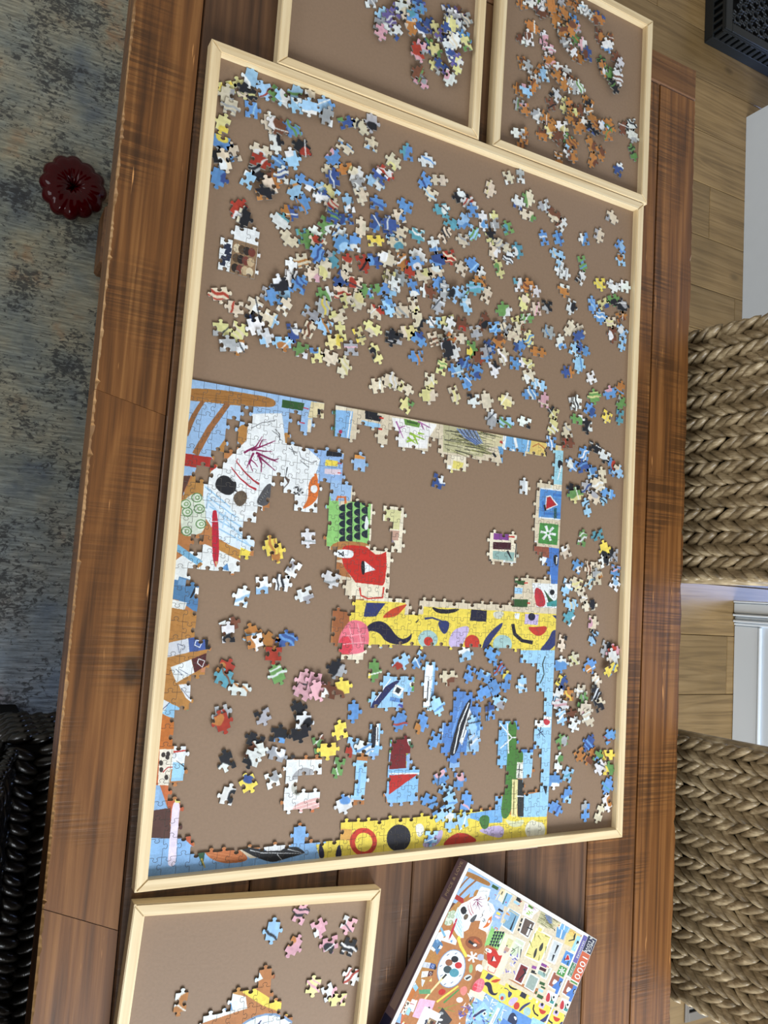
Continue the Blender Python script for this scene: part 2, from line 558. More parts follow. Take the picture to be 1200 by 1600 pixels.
a = at(434, 92, .009); tray_a = tray_at('small pine tray with blue and violet pieces, left of two behind the big tray', a[0], MY1 + .0012, .318, .33, 0)
a = at(770, 227, .009); tray_b = tray_at('small pine tray with orange and brown pieces, at the table end', a[0], MY1 + .0012, .318, .33, 0)
a = at(210, 1414, .009); b_ = at(596, 1389, .009)
WC = float(np.linalg.norm((b_ - a)[:2])); RC_ = math.atan2(b_[1] - a[1], b_[0] - a[0])
HC = .33
tray_c = tray_at('small pine tray with pink and tan pieces, in front of the big tray', a[0] + math.sin(RC_) * HC, a[1] - math.cos(RC_) * HC, WC, HC, RC_)

# ------------------------------------------------------------------ the printed picture (flat print, drawn here shape by shape)
S = .584                      # side of the square puzzle
NC, NR = 36, 28               # pieces across and down
PW, PH = S / NC, S / NR
NPX = 1536
art = np.zeros((NPX, NPX, 3), np.float32)      # row 0 = bottom
P1 = (270, 580, 4.0); P2 = (510, 620, 3.077); P3 = (240, 880, 3.75); P4 = (220, 1100, 3.75); P5 = (500, 1000, 3.158)
KB = (680, 1340, 4.615); KL = (600, 1330, 5.926)      # crops that show the same picture on the box lid
BOX_H = .013                  # lid top above the puzzle plane
b_tl = at(731, 1347, BOX_H); b_tr = at(933, 1468, BOX_H)
b_len = float(np.linalg.norm((b_tr - b_tl)[:2]))
b_dir = (b_tr - b_tl) / b_len
b_rot = math.atan2(b_dir[1], b_dir[0])
ART_F = .885                  # share of the lid width that the picture takes
ART_L = b_len * ART_F


def uv_of(cr, x, y):
    u, v = cr[0] + x / cr[2], cr[1] + y / cr[2]
    if cr in (KB, KL):
        p = at(u, v, BOX_H) - b_tl
        a = p[0] * b_dir[0] + p[1] * b_dir[1]
        d = p[0] * b_dir[1] - p[1] * b_dir[0]
        mrg = .006
        return ((a - mrg) / (ART_L - mrg), 1 - (d - mrg) / (ART_L - mrg))
    p = at(u, v, 0.0)
    return (p[0] / S, p[1] / S)


def nums(s): 
    q = [float(t) for t in re.findall(r'-?\d+(?:\.\d+)?', s)]
    return list(zip(q[0::2], q[1::2]))


def fill(pts, c):
    P = np.array(pts) * NPX
    x0, y0 = np.maximum(np.floor(P.min(0)).astype(int), 0)
    x1, y1 = np.minimum(np.ceil(P.max(0)).astype(int) + 1, NPX)
    if x1 <= x0 or y1 <= y0: return
    X, Y = np.meshgrid(np.arange(x0, x1) + .5, np.arange(y0, y1) + .5)
    ins = np.zeros(X.shape, bool)
    n = len(P)
    for i in range(n):
        (ax, ay), (bx, by) = P[i], P[(i + 1) % n]
        if ay == by: continue
        cond = (ay > Y) != (by > Y)
        ins ^= cond & (X < (bx - ax) * (Y - ay) / (by - ay) + ax)
    art[y0:y1, x0:x1][ins] = c


def poly(cr, s, c, wob=0):
    fill([uv_of(cr, *p) for p in nums(s)], c)


def curve(cr, s, c):
    """closed polygon smoothed once (Chaikin)"""
    P = [uv_of(cr, *p) for p in nums(s)]
    for _ in range(2):
        Q = []
        for i in range(len(P)):
            a, b_ = np.array(P[i]), np.array(P[(i + 1) % len(P)])
            Q += [tuple(a * .75 + b_ * .25), tuple(a * .25 + b_ * .75)]
        P = Q
    fill(P, c)


def ell(cr, x, y, rx, ry, c, rot=0.0, n=28):
    pts = []
    for k in range(n):
        t = 2 * math.pi * k / n
        a, b_ = rx * math.cos(t), ry * math.sin(t)
        pts.append(uv_of(cr, x + a * math.cos(rot) - b_ * math.sin(rot), y + a * math.sin(rot) + b_ * math.cos(rot)))
    fill(pts, c)


def line(cr, s, c, w0, w1=None):
    """stroke with a taper; widths in crop pixels"""
    pts = nums(s)
    if w1 is None: w1 = w0
    L, Rr = [], []
    n = len(pts)
    for i in range(n):
        a = np.array(pts[max(i - 1, 0)]); b_ = np.array(pts[min(i + 1, n - 1)])
        d = (b_ - a) / (np.linalg.norm(b_ - a) + 1e-9)
        nn = np.array([-d[1], d[0]])
        w = (w0 + (w1 - w0) * i / (n - 1)) / 2
        p = np.array(pts[i])
        L.append(tuple(p + nn * w)); Rr.append(tuple(p - nn * w))
    fill([uv_of(cr, *p) for p in L + Rr[::-1]], c)


W_ = (230, 236, 238); SKY = (148, 186, 228); TAN = (182, 126, 62); BEI = (216, 202, 174); BRN = (184, 118, 66); BLK = (36, 38, 44)
NVY = (50, 58, 112); RED = (200, 46, 36); YEL = (238, 214, 76); GRN = (76, 146, 72); DGR = (52, 92, 48); LIL = (196, 178, 222); TEA = (160, 198, 196)
BLU = (86, 142, 214); LBL = (150, 204, 240); PNK = (232, 108, 126); CRM = (232, 222, 196); GRY = (160, 164, 168); MAR = (122, 40, 44)
art[:] = BRN
# ---- parts of the picture that only the lid shows
poly(KB, '240,40 560,200 1060,530 1000,700 860,980 600,900 330,800 370,560', BEI)
poly(KB, '240,50 560,230 500,330 470,470 400,560 300,200 130,300 100,400', (160, 192, 226))
poly(KB, '0,480 60,420 150,560 330,620 330,800 320,960 230,1200 -40,1200', BRN)
for s, c in (('440,200 555,250 500,340 430,290', CRM), ('530,355 618,408 560,550 475,490', W_), ('640,425 722,468 670,585 603,540', W_), ('548,558 652,608 600,732 518,692', W_),
             ('728,508 842,568 760,765 638,710', W_), ('880,480 955,512 922,592 868,570', (96, 156, 210)), ('958,520 1042,552 990,648 928,620', (226, 204, 128)), ('848,588 922,620 862,772 798,740', W_),
             ('608,758 678,790 622,918 563,885', W_), ('680,828 752,870 710,975 638,930', W_), ('788,768 842,800 800,882 758,860', W_), ('850,815 916,850 870,962 808,920', W_)):
    poly(KB, s, c)
for s, c in (('536,366 608,412 556,536 484,486', (120, 166, 196)), ('648,434 714,472 668,574 612,538', (100, 84, 76)), ('556,568 642,612 596,722 526,688', (206, 216, 190)), ('732,520 830,572 756,752 648,706', (226, 214, 130)),
             ('856,598 914,624 858,760 808,736', (200, 208, 212)), ('618,768 668,794 618,904 572,880', MAR), ('686,840 742,872 706,962 648,928', (150, 168, 160)), ('792,778 834,802 798,872 764,858', (190, 196, 180)), ('856,824 908,852 868,950 816,916', (160, 90, 70))):
    poly(KB, s, c)
poly(KB, '908,852 900,900 868,950 840,935 880,880', (70, 120, 200)); curve(KB, '850,880 890,850 880,900 840,920', W_)
line(KB, '540,520 580,420', BLK, 14, 4); line(KB, '490,470 540,380 600,420', (200, 190, 150), 16, 6); line(KB, '660,560 690,480', W_, 16, 8); line(KB, '700,520 660,500', BLK, 10, 6)
line(KB, '540,680 600,640 590,720', BLK, 6, 3); line(KB, '560,600 620,640', W_, 10); line(KB, '620,660 610,720', BLK, 8, 4); line(KB, '540,640 575,670 545,700', (90, 140, 80), 9, 5)
curve(KB, '780,600 775,660 750,680 745,650', (60, 62, 58)); curve(KB, '735,640 730,700 705,735 710,680', (60, 62, 58))
for q in ('720,545 712,600', '790,560 830,580', '680,600 700,650', '660,690 690,700', '800,640 790,690', '745,740 752,700', '740,560 760,590'): line(KB, q, (150, 150, 60), 9, 3)
line(KB, '885,630 860,690', BLK, 16, 5); line(KB, '855,700 840,745', BLK, 16, 5); line(KB, '640,800 650,830 600,880', BLK, 18, 8); line(KB, '880,490 915,520 900,580', W_, 9); line(KB, '1005,545 1000,590 960,600', BLK, 16, 6); line(KB, '815,800 795,855', BLK, 12, 5)
for s in ('620,435 632,440 622,465 612,460', '610,470 622,475 612,500 602,495', '598,508 610,512 604,530 592,525', '590,280 620,292 612,306 582,296', '700,775 745,790 738,810 692,796', '695,808 735,822 728,842 688,828'): poly(KB, s, BLK if '7' != s[0] else (140, 70, 150))
for s in ('410,180 455,205 445,222 402,196', '755,890 792,905 785,925 748,910', '725,960 765,978 756,998 716,978'): poly(KB, s, DGR)
for i in range(46):     # violet lilies in the middle
    x, y = 420 + rng.rand() * 170, 700 + rng.rand() * 160
    a = rng.rand() * 6.28
    line(KB, '%f,%f %f,%f' % (x, y, x + 30 * math.cos(a), y + 30 * math.sin(a)), [(84, 88, 180), (120, 104, 196), W_, (196, 188, 226)][i % 4], 12, 3)
# palette with its paints
PALC = (115, 800)
ell(KB, 115, 800, 100, 142, (120, 150, 190), .28); ell(KB, 115, 800, 94, 136, (222, 234, 242), .28)
for x, y, rx, c in ((140, 732, 26, BLK), (98, 756, 26, (150, 90, 60)), (88, 806, 30, (60, 78, 84)), (136, 830, 34, (76, 150, 170)), (166, 776, 26, (206, 46, 48))): ell(KB, x, y, rx, rx * .9, c)
for x, y in ((92, 700), (150, 690), (40, 780), (180, 850), (120, 900), (70, 912), (45, 850)): line(KB, '%d,%d %d,%d' % (x - 9, y + 5, x + 9, y - 6), NVY, 5, 3)
line(KB, '70,850 -20,950 -120,1075', (232, 214, 150), 16, 10); line(KB, '80,840 50,872', BLK, 14, 10)
line(KB, '158,560 185,640 225,715', YEL, 22, 22); line(KB, '150,540 160,565', (200, 150, 90), 10, 20)
curve(KB, '210,600 260,560 330,580 345,640 290,665 230,650', (150, 84, 50)); line(KB, '240,600 300,640', BLK, 22, 10); line(KB, '280,590 320,620', (215, 96, 52), 20, 8); ell(KB, 285, 630, 14, 10, W_)
for k in range(6):
    a = k * 1.05 + .3
    line(KB, '268,716 %f,%f' % (268 + 40 * math.cos(a), 716 + 40 * math.sin(a)), W_, 10, 16)
curve(KB, '300,700 335,690 365,720 330,745 305,735', (170, 182, 206)); ell(KB, 256, 800, 14, 32, (150, 186, 128), .1); ell(KB, 316, 798, 26, 30, W_); curve(KB, '195,870 240,835 272,860 240,895', (206, 212, 208)); line(KB, '220,875 255,855', BLK, 16, 8)
curve(KB, '178,940 220,920 235,960 205,1000 180,980', (232, 130, 122)); line(KB, '10,1040 165,925', YEL, 14, 12); line(KB, '60,1046 170,950', GRN, 12, 10); curve(KB, '255,960 290,945 280,1010 240,1050', GRY); line(KB, '285,950 262,1000 250,1040', BLK, 9, 6)
curve(KB, '20,960 50,940 80,960 60,990 25,990', RED); ell(KB, 175, 1025, 24, 20, (240, 220, 226))
line(KB, '60,1090 170,1050', (140, 150, 60), 8, 3); line(KB, '20,1080 140,1110', (110, 150, 60), 7, 3)
curve(KL, '380,500 520,480 560,560 470,610', W_)
for s, c in (('455,780 500,780 545,870 490,960 450,870', (76, 126, 178)), ('380,1000 440,990 450,1040 385,1050', (200, 208, 222)), ('440,1000 488,1005 480,1050 440,1045', (62, 92, 190)), ('355,1075 410,1070 415,1110 358,1115', W_), ('410,1072 470,1080 462,1115 412,1112', (80, 44, 40)),
             ('355,1160 440,1170 440,1205 355,1200', (226, 220, 140)), ('280,1185 330,1255 310,1270 275,1215', (120, 180, 230)), ('320,1280 430,1275 428,1320 325,1320', (92, 160, 110)), ('195,1350 310,1380 270,1490 165,1440', (225, 232, 236)), ('330,1360 475,1385 405,1575 260,1530', (226, 176, 206)),
             ('540,1445 630,1560 600,1600 430,1600', (58, 56, 60))): poly(KL, s, c)
line(KL, '420,1440 380,1530', BLK, 18, 8); line(KL, '310,1330 285,1380 350,1360', (220, 120, 60), 9, 4); line(KL, '220,1400 280,1420', RED, 10, 4); ell(KL, 530, 1500, 20, 14, GRY); ell(KL, 520, 1560, 24, 12, W_)
# tablecloth of blue leaves and the sea picture, lower right
poly(KB, '318,940 500,1000 640,1050 830,1085 700,1500 200,1500 220,1150', (136, 178, 226))
for i in range(150):
    x, y = 250 + rng.rand() * 260, 970 + rng.rand() * 380
    a = rng.rand() * 6.28
    line(KB, '%f,%f %f,%f' % (x, y, x + 46 * math.cos(a), y + 46 * math.sin(a)), [W_, (90, 160, 80), (70, 74, 160), (170, 208, 90), (226, 238, 240), (110, 170, 220)][i % 6], 11, 2)
poly(KB, '560,1060 830,1090 700,1500 480,1500', BLU); curve(KB, '530,1130 570,1110 600,1180 540,1250 510,1220', (40, 50, 84)); curve(KB, '560,1140 590,1150 580,1180', W_)
for i in range(34):
    x, y = 170 + rng.rand() * 80, 1060 + rng.rand() * 130
    a = rng.rand() * 6.28
    line(KB, '%f,%f %f,%f' % (x, y, x + 26 * math.cos(a), y + 26 * math.sin(a)), [(66, 66, 150), (96, 88, 190), (230, 230, 235)][i % 3], 9, 2)

# ---- P1: upper left block
poly(P1, '480,800 560,820 560,960 500,1020 440,960', W_); poly(P1, '700,640 940,640 930,900 740,890', W_)
poly(P2, '180,500 380,500 380,1000 180,1000', CRM); poly(P2, '0,480 60,480 60,720 0,720', (140, 204, 112)); poly(P2, '360,940 480,940 480,1060 360,1060', BEI); poly(P2, '40,1190 260,1190 260,1300 40,1300', CRM)
poly(P1, '60,-100 900,180 880,400 700,400 690,265 500,260 470,420 330,500 230,560 50,670', SKY)
curve(P1, '60,102 300,116 500,143 620,168 650,200 625,226 560,224 400,214 200,192 60,178', (166, 112, 54))
for q in ('130,140 420,170', '200,165 520,190', '420,160 600,195', '330,130 480,160'): line(P1, q, (140, 92, 42), 5, 2)
line(P1, '190,185 130,280 80,400', (150, 98, 56), 26, 34); line(P1, '345,200 230,360 140,520', (156, 100, 56), 34, 42)
poly(P1, '240,540 330,420 340,500 300,560', TAN); curve(P1, '400,340 480,330 490,420 400,470', TAN)
poly(P1, '60,512 240,538 275,598 300,604 290,625 60,588', (176, 48, 40)); poly(P1, '60,590 150,606 130,652 40,654', SKY); poly(P1, '40,654 112,654 55,790 30,790', (96, 62, 52))
curve(P1, '45,830 100,700 150,620 250,620 210,700 170,820', (186, 132, 66))
curve(P1, '690,380 740,390 720,460 690,470', TAN)
poly(P1, '498,266 682,262 704,450 830,470 922,552 880,690 852,866 756,858 722,770 520,830 522,935 440,955 200,720 240,625 330,560 462,430 470,320', W_)
poly(P1, '195,690 290,790 450,940 535,1110 440,1138 290,1048 180,880', (216, 232, 244))
for k in range(5): line(P1, '%d,%d %d,%d' % (200 + k * 14, 720 + k * 62, 360 + k * 34, 850 + k * 62), (150, 196, 230), 9, 9)
for q in ('230,760 210,860', '330,880 310,980', '420,960 400,1060', '210,800 480,1090'): line(P1, q, (170, 208, 236), 9)
for q, w in (('445,510 520,470 560,408', 14), ('490,495 580,460 640,436', 13), ('540,470 560,430 585,430', 9), ('500,490 560,500 622,502', 10), ('520,510 600,545 655,568', 15), ('530,525 580,570 640,622', 15), ('540,535 555,580 552,634', 13), ('505,510 480,560 462,606', 14), ('485,550 515,575 530,600', 8), ('490,540 480,580 500,625', 9), ('590,545 640,555 662,545', 8)): line(P1, q, (136, 24, 82), w, 4)
line(P1, '395,560 440,620 500,680 540,706', (186, 40, 52), 6, 12); line(P1, '365,600 420,670 480,720 522,740', (186, 40, 52), 6, 13); line(P1, '405,545 398,575 415,580', (200, 90, 100), 4)
curve(P1, '265,690 300,648 350,655 372,690 400,690 392,750 350,780 300,760 268,730', (40, 40, 44))
for i in range(10): line(P1, '%d,%d %d,%d' % (340 + i * 5, 690 + i * 6, 372 + i * 4, 660 + i * 11), (40, 40, 44), 7, 2)
curve(P1, '375,780 420,740 465,760 460,820 420,850 385,825', (98, 82, 66))
for i in range(9): line(P1, '425,795 %d,%d' % (425 + 50 * math.cos(i * .7), 795 + 56 * math.sin(i * .7)), (110, 94, 74), 9, 2)
curve(P1, '518,838 540,770 600,695 625,715 605,845', (84, 84, 88))
for i in range(14): line(P1, '%d,%d %d,%d' % (530 + i * 5, 830 - i * 6, 555 + i * 4, 790 - i * 5), (40, 42, 46) if i % 2 else (150, 150, 150), 6, 2)
for k in range(3): line(P1, '700,660 %d,%d 720,700 690,735' % (728 - k * 8, 680), (90, 74, 66), 8, 5)
line(P1, '715,600 705,660', BLK, 7, 4)
for i in range(22):
    a, r = rng.rand() * 6.28, 34 * rng.rand()
    ell(P1, 785 + r * math.cos(a), 742 + r * math.sin(a), 7, 5, [BLK, GRY, (60, 60, 60)][i % 3])
curve(P1, '845,700 890,640 925,710 905,800 860,840 800,870 850,790', (222, 112, 46)); ell(P1, 882, 736, 22, 25, W_); line(P1, '890,640 905,700', (222, 112, 46), 16)
for q in ('490,355 560,322 640,308 600,335', '620,370 660,400 672,430', '640,360 668,395 668,432', '725,480 780,515 740,500', '790,500 800,540 870,575 900,560', '800,560 850,600', '740,470 760,520'): line(P1, q, (70, 72, 78), 3.5)
poly(P1, '830,470 955,488 1080,520 1070,700 905,700 925,555', (140, 178, 228)); poly(P1, '962,494 1060,512 1055,536 958,530', BLK); poly(P1, '955,552 1032,562 1030,596 950,590', YEL); poly(P1, '950,608 1050,614 1046,650 946,640', (226, 208, 220)); line(P1, '1030,575 1056,576', RED, 6); line(P1, '1030,635 1056,638', RED, 6)
poly(P1, '684,176 822,200 812,248 680,226', DGR); line(P1, '815,228 850,236', (200, 60, 80), 7); poly(P1, '866,188 950,204 940,300 845,292', (224, 208, 160)); poly(P1, '905,235 925,240 920,290 905,285', BLK); poly(P1, '845,300 870,300 860,390 840,390', CRM); line(P1, '790,318 825,326', (200, 60, 80), 8)
curve(P1, '120,760 200,770 210,1000 130,1030 50,1030 50,830', (212, 222, 204))
for x, y in ((165, 860), (90, 880), (175, 955), (85, 1000), (80, 830), (150, 790)):
    ell(P1, x, y, 34, 30, (96, 140, 84)); ell(P1, x, y, 27, 23, (216, 226, 208)); ell(P1, x + 4, y, 16, 14, (120, 160, 104)); ell(P1, x + 4, y, 9, 8, (214, 224, 206))
poly(P1, '290,1060 430,1120 400,1190 280,1110', (190, 134, 64)); poly(P1, '425,1100 488,1130 470,1160 420,1140', YEL); poly(P1, '20,1180 60,1150 200,1080 290,1120 430,1190 440,1260 0,1290', (226, 232, 232)); line(P1, '20,1098 175,1205', (116, 176, 214), 40); poly(P1, '300,1235 340,1200 350,1250', (90, 150, 210)); line(P1, '180,1200 150,1225', TAN, 20)
curve(P1, '244,880 262,866 281,880 292,1160 272,1228 264,1222 246,1160', (196, 34, 54)); line(P1, '246,940 283,938', W_, 4); poly(P1, '262,1188 280,1188 272,1228', (214, 170, 120))
# ---- P2: top strip, right edge, basket, jug, yellow band
poly(P2, '20,60 130,70 115,215 20,205', (130, 182, 232)); line(P2, '120,70 100,210', W_, 6); poly(P2, '30,60 45,60 40,200 25,200', (70, 110, 80)); ell(P2, 68, 168, 9, 9, (180, 50, 90))
poly(P2, '128,70 320,100 320,240 110,215', BEI); poly(P2, '188,78 266,92 260,120 186,106', BLK); line(P2, '255,100 275,104', RED, 8); poly(P2, '170,112 262,132 252,158 165,140', (150, 202, 240)); line(P2, '245,152 268,156', RED, 7)
poly(P2, '315,98 535,132 490,200 485,250 335,240', (236, 236, 234)); poly(P2, '372,104 452,124 446,148 378,134', (104, 152, 64)); poly(P2, '385,112 440,126 438,134 388,124', (60, 96, 48))
for q in ('335,118 370,200', '350,150 380,140', '355,165 335,190', '440,118 500,150', '455,130 470,160'): line(P2, q, (170, 96, 160), 8, 3)
for q in ('390,195 430,225', '400,175 470,205', '420,185 440,230', '440,175 470,180', '385,215 430,205'): line(P2, q, (150, 196, 60), 12, 4)
poly(P2, '530,128 565,134 560,200 525,190', BEI); poly(P2, '562,134 855,178 840,235 770,245 750,290 560,265', (186, 182, 140)); poly(P2, '740,165 860,182 845,240 760,235', (214, 204, 160))
for i in range(70):
    x, y = 565 + rng.rand() * 190, 150 + rng.rand() * 115
    line(P2, '%f,%f %f,%f' % (x, y, x + 60 + rng.rand() * 50, y + 10 + rng.rand() * 26), [(60, 62, 52), (228, 222, 180), (110, 112, 70), (150, 150, 90), (84, 84, 60)][i % 5], 4, 1.5)
for i in range(9): line(P2, '%d,%d %d,%d %d,%d' % (628 + i * 11, 152 + i, 660 + i * 10, 190 + i * 2, 720 + i * 4, 232 - i), [(110, 140, 200), (70, 84, 120)][i % 2], 7, 3)
line(P2, '835,215 850,222', RED, 10); poly(P2, '852,180 870,182 862,262 845,245', W_); poly(P2, '866,184 985,205 975,266 858,246', (112, 176, 228)); line(P2, '905,195 915,245', W_, 13, 13); line(P2, '972,206 964,262', W_, 6); poly(P2, '985,204 1060,216 1050,290 978,264', (226, 196, 104)); line(P2, '990,240 1020,225 1050,250', (190, 120, 60), 6); line(P2, '800,270 815,290', BLK, 10)
poly(P2, '600,280 680,290 680,360 600,350', CRM); poly(P2, '610,305 660,318 650,350 605,345', (232, 218, 110))
poly(P2, '1090,255 1170,262 1160,445 1080,440', (150, 208, 226)); curve(P2, '1112,300 1138,310 1135,345 1112,345', BLK); line(P2, '1130,330 1112,400', W_, 8, 4); poly(P2, '1085,420 1150,425 1148,445 1080,445', CRM)
poly(P2, '1028,440 1148,452 1138,594 1020,580', (80, 142, 214)); line(P2, '1032,440 1146,452', W_, 7); line(P2, '1024,580 1138,592', W_, 7)
for q in ('1045,560 1125,566', '1090,470 1130,476', '1040,500 1045,550'): line(P2, q, (60, 116, 196), 12)
poly(P2, '1056,478 1078,474 1114,520 1052,548', W_); poly(P2, '1060,484 1076,480 1106,520 1056,540', (190, 40, 46)); line(P2, '1048,520 1054,548', BLK, 9); line(P2, '1100,535 1100,585', (40, 90, 100), 14)
poly(P2, '1015,592 1150,598 1130,735 1010,722', BEI); poly(P2, '1026,605 1116,615 1110,714 1018,704', (72, 148, 70))
for k in range(6):
    a = k * 1.05 + .2
    line(P2, '%f,%f %f,%f' % (1066 + 6 * math.cos(a), 656 + 6 * math.sin(a), 1066 + 38 * math.cos(a), 656 + 38 * math.sin(a)), W_, 10, 13)
poly(P2, '1000,718 1075,724 1070,775 1000,760', (150, 84, 66)); poly(P2, '1070,724 1140,732 1125,905 1080,900', (70, 122, 206)); curve(P2, '1090,760 1115,760 1112,820 1092,800', BLK); line(P2, '1108,770 1106,805', W_, 8, 4)
poly(P2, '990,895 1125,900 1115,1040 990,1030', W_); curve(P2, '1000,910 1040,930 1060,1010 1000,1010', (196, 50, 60)); curve(P2, '1040,920 1060,960 1070,1000 1110,990 1115,950 1100,990 1072,960', (50, 90, 56)); curve(P2, '1062,925 1100,930 1095,975 1070,965', W_); ell(P2, 1085, 940, 12, 13, BLK); poly(P2, '1060,990 1112,975 1112,1008 1060,1008', (60, 150, 150))
poly(P2, '880,880 985,890 1010,1010 1115,1018 1115,1050 880,1040', BEI); poly(P2, '895,972 970,975 966,1012 892,1008', DGR); line(P2, '965,992 980,992', RED, 8); poly(P2, '898,882 955,884 950,905 896,900', DGR); poly(P2, '885,915 945,920 940,948 882,944', (150, 202, 240)); line(P2, '950,895 968,895', RED, 6)
poly(P2, '455,960 885,990 885,1045 460,1020', BEI)
poly(P2, '765,630 915,640 905,790 765,780', CRM); poly(P2, '804,655 878,660 876,690 802,686', (132, 66, 146)); line(P2, '875,672 905,674', RED, 7); poly(P2, '802,698 888,702 886,735 800,732', (74, 34, 44)); poly(P2, '800,740 905,748 900,790 800,780', (140, 176, 170)); line(P2, '870,740 890,780', BLK, 10, 4)
poly(P2, '20,400 125,410 115,500 20,500', SKY); line(P2, '50,500 55,482 90,482 92,520', (222, 116, 58), 12)
poly(P2, '120,260 190,262 190,360 120,350', SKY); poly(P2, '128,268 185,290 185,300 125,295', (226, 150, 70))
poly(P2, '30,545 75,520 130,500 215,505 205,706 25,690', (140, 204, 112))
for x in (78, 113, 150, 186):
    for k in range(5):
        y = 535 + k * 38 - (x - 78) * .25
        fill([uv_of(P2, x + 12, y - 19)] + [uv_of(P2, x + 12 - 30 * math.sin(t * math.pi / 8), y - 19 * math.cos(t * math.pi / 8)) for t in range(9)] + [uv_of(P2, x + 12, y + 19)], (34, 46, 58))
curve(P2, '190,560 205,600 200,640 180,640', W_)
curve(P2, '20,690 205,700 210,730 60,790 20,780', (180, 122, 66)); poly(P2, '190,715 350,730 345,840 280,930 190,920', CRM)
curve(P2, '70,735 90,712 190,718 215,742 245,765 298,738 304,745 286,840 278,920 160,918 118,860 80,820', (206, 44, 36)); line(P2, '250,800 275,780 310,785 310,815', (206, 44, 36), 8)
curve(P2, '35,735 110,733 132,745 130,768 110,778 35,770', W_); line(P2, '55,745 80,765', BLK, 5); line(P2, '80,742 82,768', BLK, 5); line(P2, '60,760 82,748', BLK, 4); poly(P2, '183,790 236,832 184,846', W_); curve(P2, '165,790 184,788 186,850 170,860', BLK)
poly(P2, '120,890 290,910 280,975 120,970', CRM); line(P2, '160,918 165,955 200,970 270,965 275,915', (214, 60, 50), 8); poly(P2, '30,790 75,800 120,870 60,860', (172, 108, 60)); poly(P2, '280,540 360,545 350,640 280,630', (212, 210, 150)); poly(P2, '285,640 350,645 345,690 280,690', (190, 150, 130)); poly(P2, '285,690 345,690 345,830 290,830', CRM); curve(P2, '280,700 310,680 330,700 300,720', (150, 130, 150)); ell(P2, 300, 628, 8, 10, BLK)
poly(P2, '105,975 380,990 376,1048 465,1046 468,1008 1120,1046 1115,1250 840,1235 380,1215 200,1195 105,1240', YEL)
poly(P2, '192,990 284,992 238,1056 178,1058', NVY); curve(P2, '262,1064 310,1020 392,992 380,1010 340,1054 300,1062', (206, 70, 40))
curve(P2, '186,1112 225,1080 270,1078 305,1105 330,1142 362,1168 395,1155 412,1132 408,1165 385,1186 340,1194 285,1178 260,1140 225,1124 195,1130', (38, 36, 62))
curve(P2, '498,1006 560,1026 655,1016 600,1044 530,1042', (38, 36, 48)); poly(P2, '696,1022 772,1028 768,1082 690,1076', (40, 40, 62)); curve(P2, '528,1074 598,1076 580,1138 556,1140', NVY); line(P2, '472,1066 510,1062 560,1080', NVY, 12, 6)
ell(P2, 488, 1166, 47, 44, TEA); ell(P2, 490, 1176, 21, 22, (206, 58, 44)); curve(P2, '628,1108 698,1100 660,1180 645,1215 585,1205 592,1150', LIL); ell(P2, 700, 1184, 36, 40, (206, 58, 44)); curve(P2, '742,1226 765,1150 850,1076 846,1105 795,1165 765,1226', NVY)
ell(P2, 846, 1190, 46, 46, TEA); line(P2, '896,1092 905,1140 940,1172 992,1182', (38, 36, 48), 16, 18); poly(P2, '955,1044 1022,1046 1016,1098 952,1092', LIL); ell(P2, 987, 1058, 17, 18, (38, 36, 62)); curve(P2, '962,1104 1000,1108 1070,1100 1042,1148 1000,1150', (206, 58, 44)); curve(P2, '1016,1226 1070,1165 1085,1122 1114,1120 1114,1180 1070,1226', NVY); curve(P2, '800,1032 860,1030 840,1070 805,1065', (206, 206, 190)); poly(P2, '1085,1050 1115,1052 1112,1075', NVY); poly(P2, '905,1040 930,1042 925,1070 905,1065', W_); line(P2, '430,1086 445,1070', BLK, 7, 3)
poly(P2, '30,1010 110,1015 112,1240 30,1240', (162, 96, 56)); curve(P2, '92,1100 120,1070 182,1080 208,1130 200,1220 130,1242 55,1230 60,1150', (234, 112, 130)); curve(P2, '58,1170 100,1140 130,1200 110,1240 60,1235', (226, 64, 80))
for q in ('110,1100 130,1200', '150,1090 170,1200', '90,1150 190,1140', '80,1190 190,1180'): line(P2, q, (246, 160, 170), 5, 3)
# ---- P3 / P4: left edge and lower left corner
poly(P3, '80,-20 230,-10 230,100 150,100 90,95', (224, 230, 230)); poly(P3, '150,78 260,110 232,232 100,208', (78, 126, 172)); poly(P3, '150,85 195,100 185,140 140,125', (110, 156, 200)); line(P3, '255,140 235,170 215,205', BLK, 22, 8); poly(P3, '245,140 300,150 290,190 240,205', W_); poly(P3, '80,205 195,232 180,275 80,258', (226, 232, 230))
poly(P3, '80,256 180,272 300,300 330,480 320,650 230,860 120,860 20,800 60,500', TAN)
for i in range(26): line(P3, '%f,%f %f,%f' % ((x := 60 + rng.rand() * 180), (y := 280 + rng.rand() * 560), x + 40, y + 12), (164, 108, 48), 6, 2)
poly(P3, '60,472 202,440 212,522 60,556', (200, 206, 216)); poly(P3, '203,440 302,428 312,506 210,522', (64, 90, 160)); line(P3, '250,450 285,460 270,495 240,480 250,450', W_, 6); line(P3, '140,470 185,490 150,525 140,470', (90, 100, 130), 4); poly(P3, '300,430 345,470 330,505 305,505', BLK)
poly(P3, '100,610 222,562 238,642 132,700', (222, 230, 232)); poly(P3, '224,560 310,528 322,596 238,642', (88, 40, 42)); line(P3, '262,560 300,572 285,610 258,588 262,560', W_, 6); line(P3, '130,620 170,660 150,620 200,650', (90, 100, 130), 4); poly(P3, '280,615 315,610 310,640 275,640', (200, 130, 90))
poly(P3, '145,712 225,704 222,815 190,790', (216, 222, 228)); line(P3, '160,730 210,790', (110, 110, 130), 4); poly(P3, '20,780 155,848 130,922 20,865', (140, 196, 234)); poly(P3, '20,780 90,815 60,870 20,860', (216, 226, 234)); line(P3, '50,860 95,815', NVY, 4)
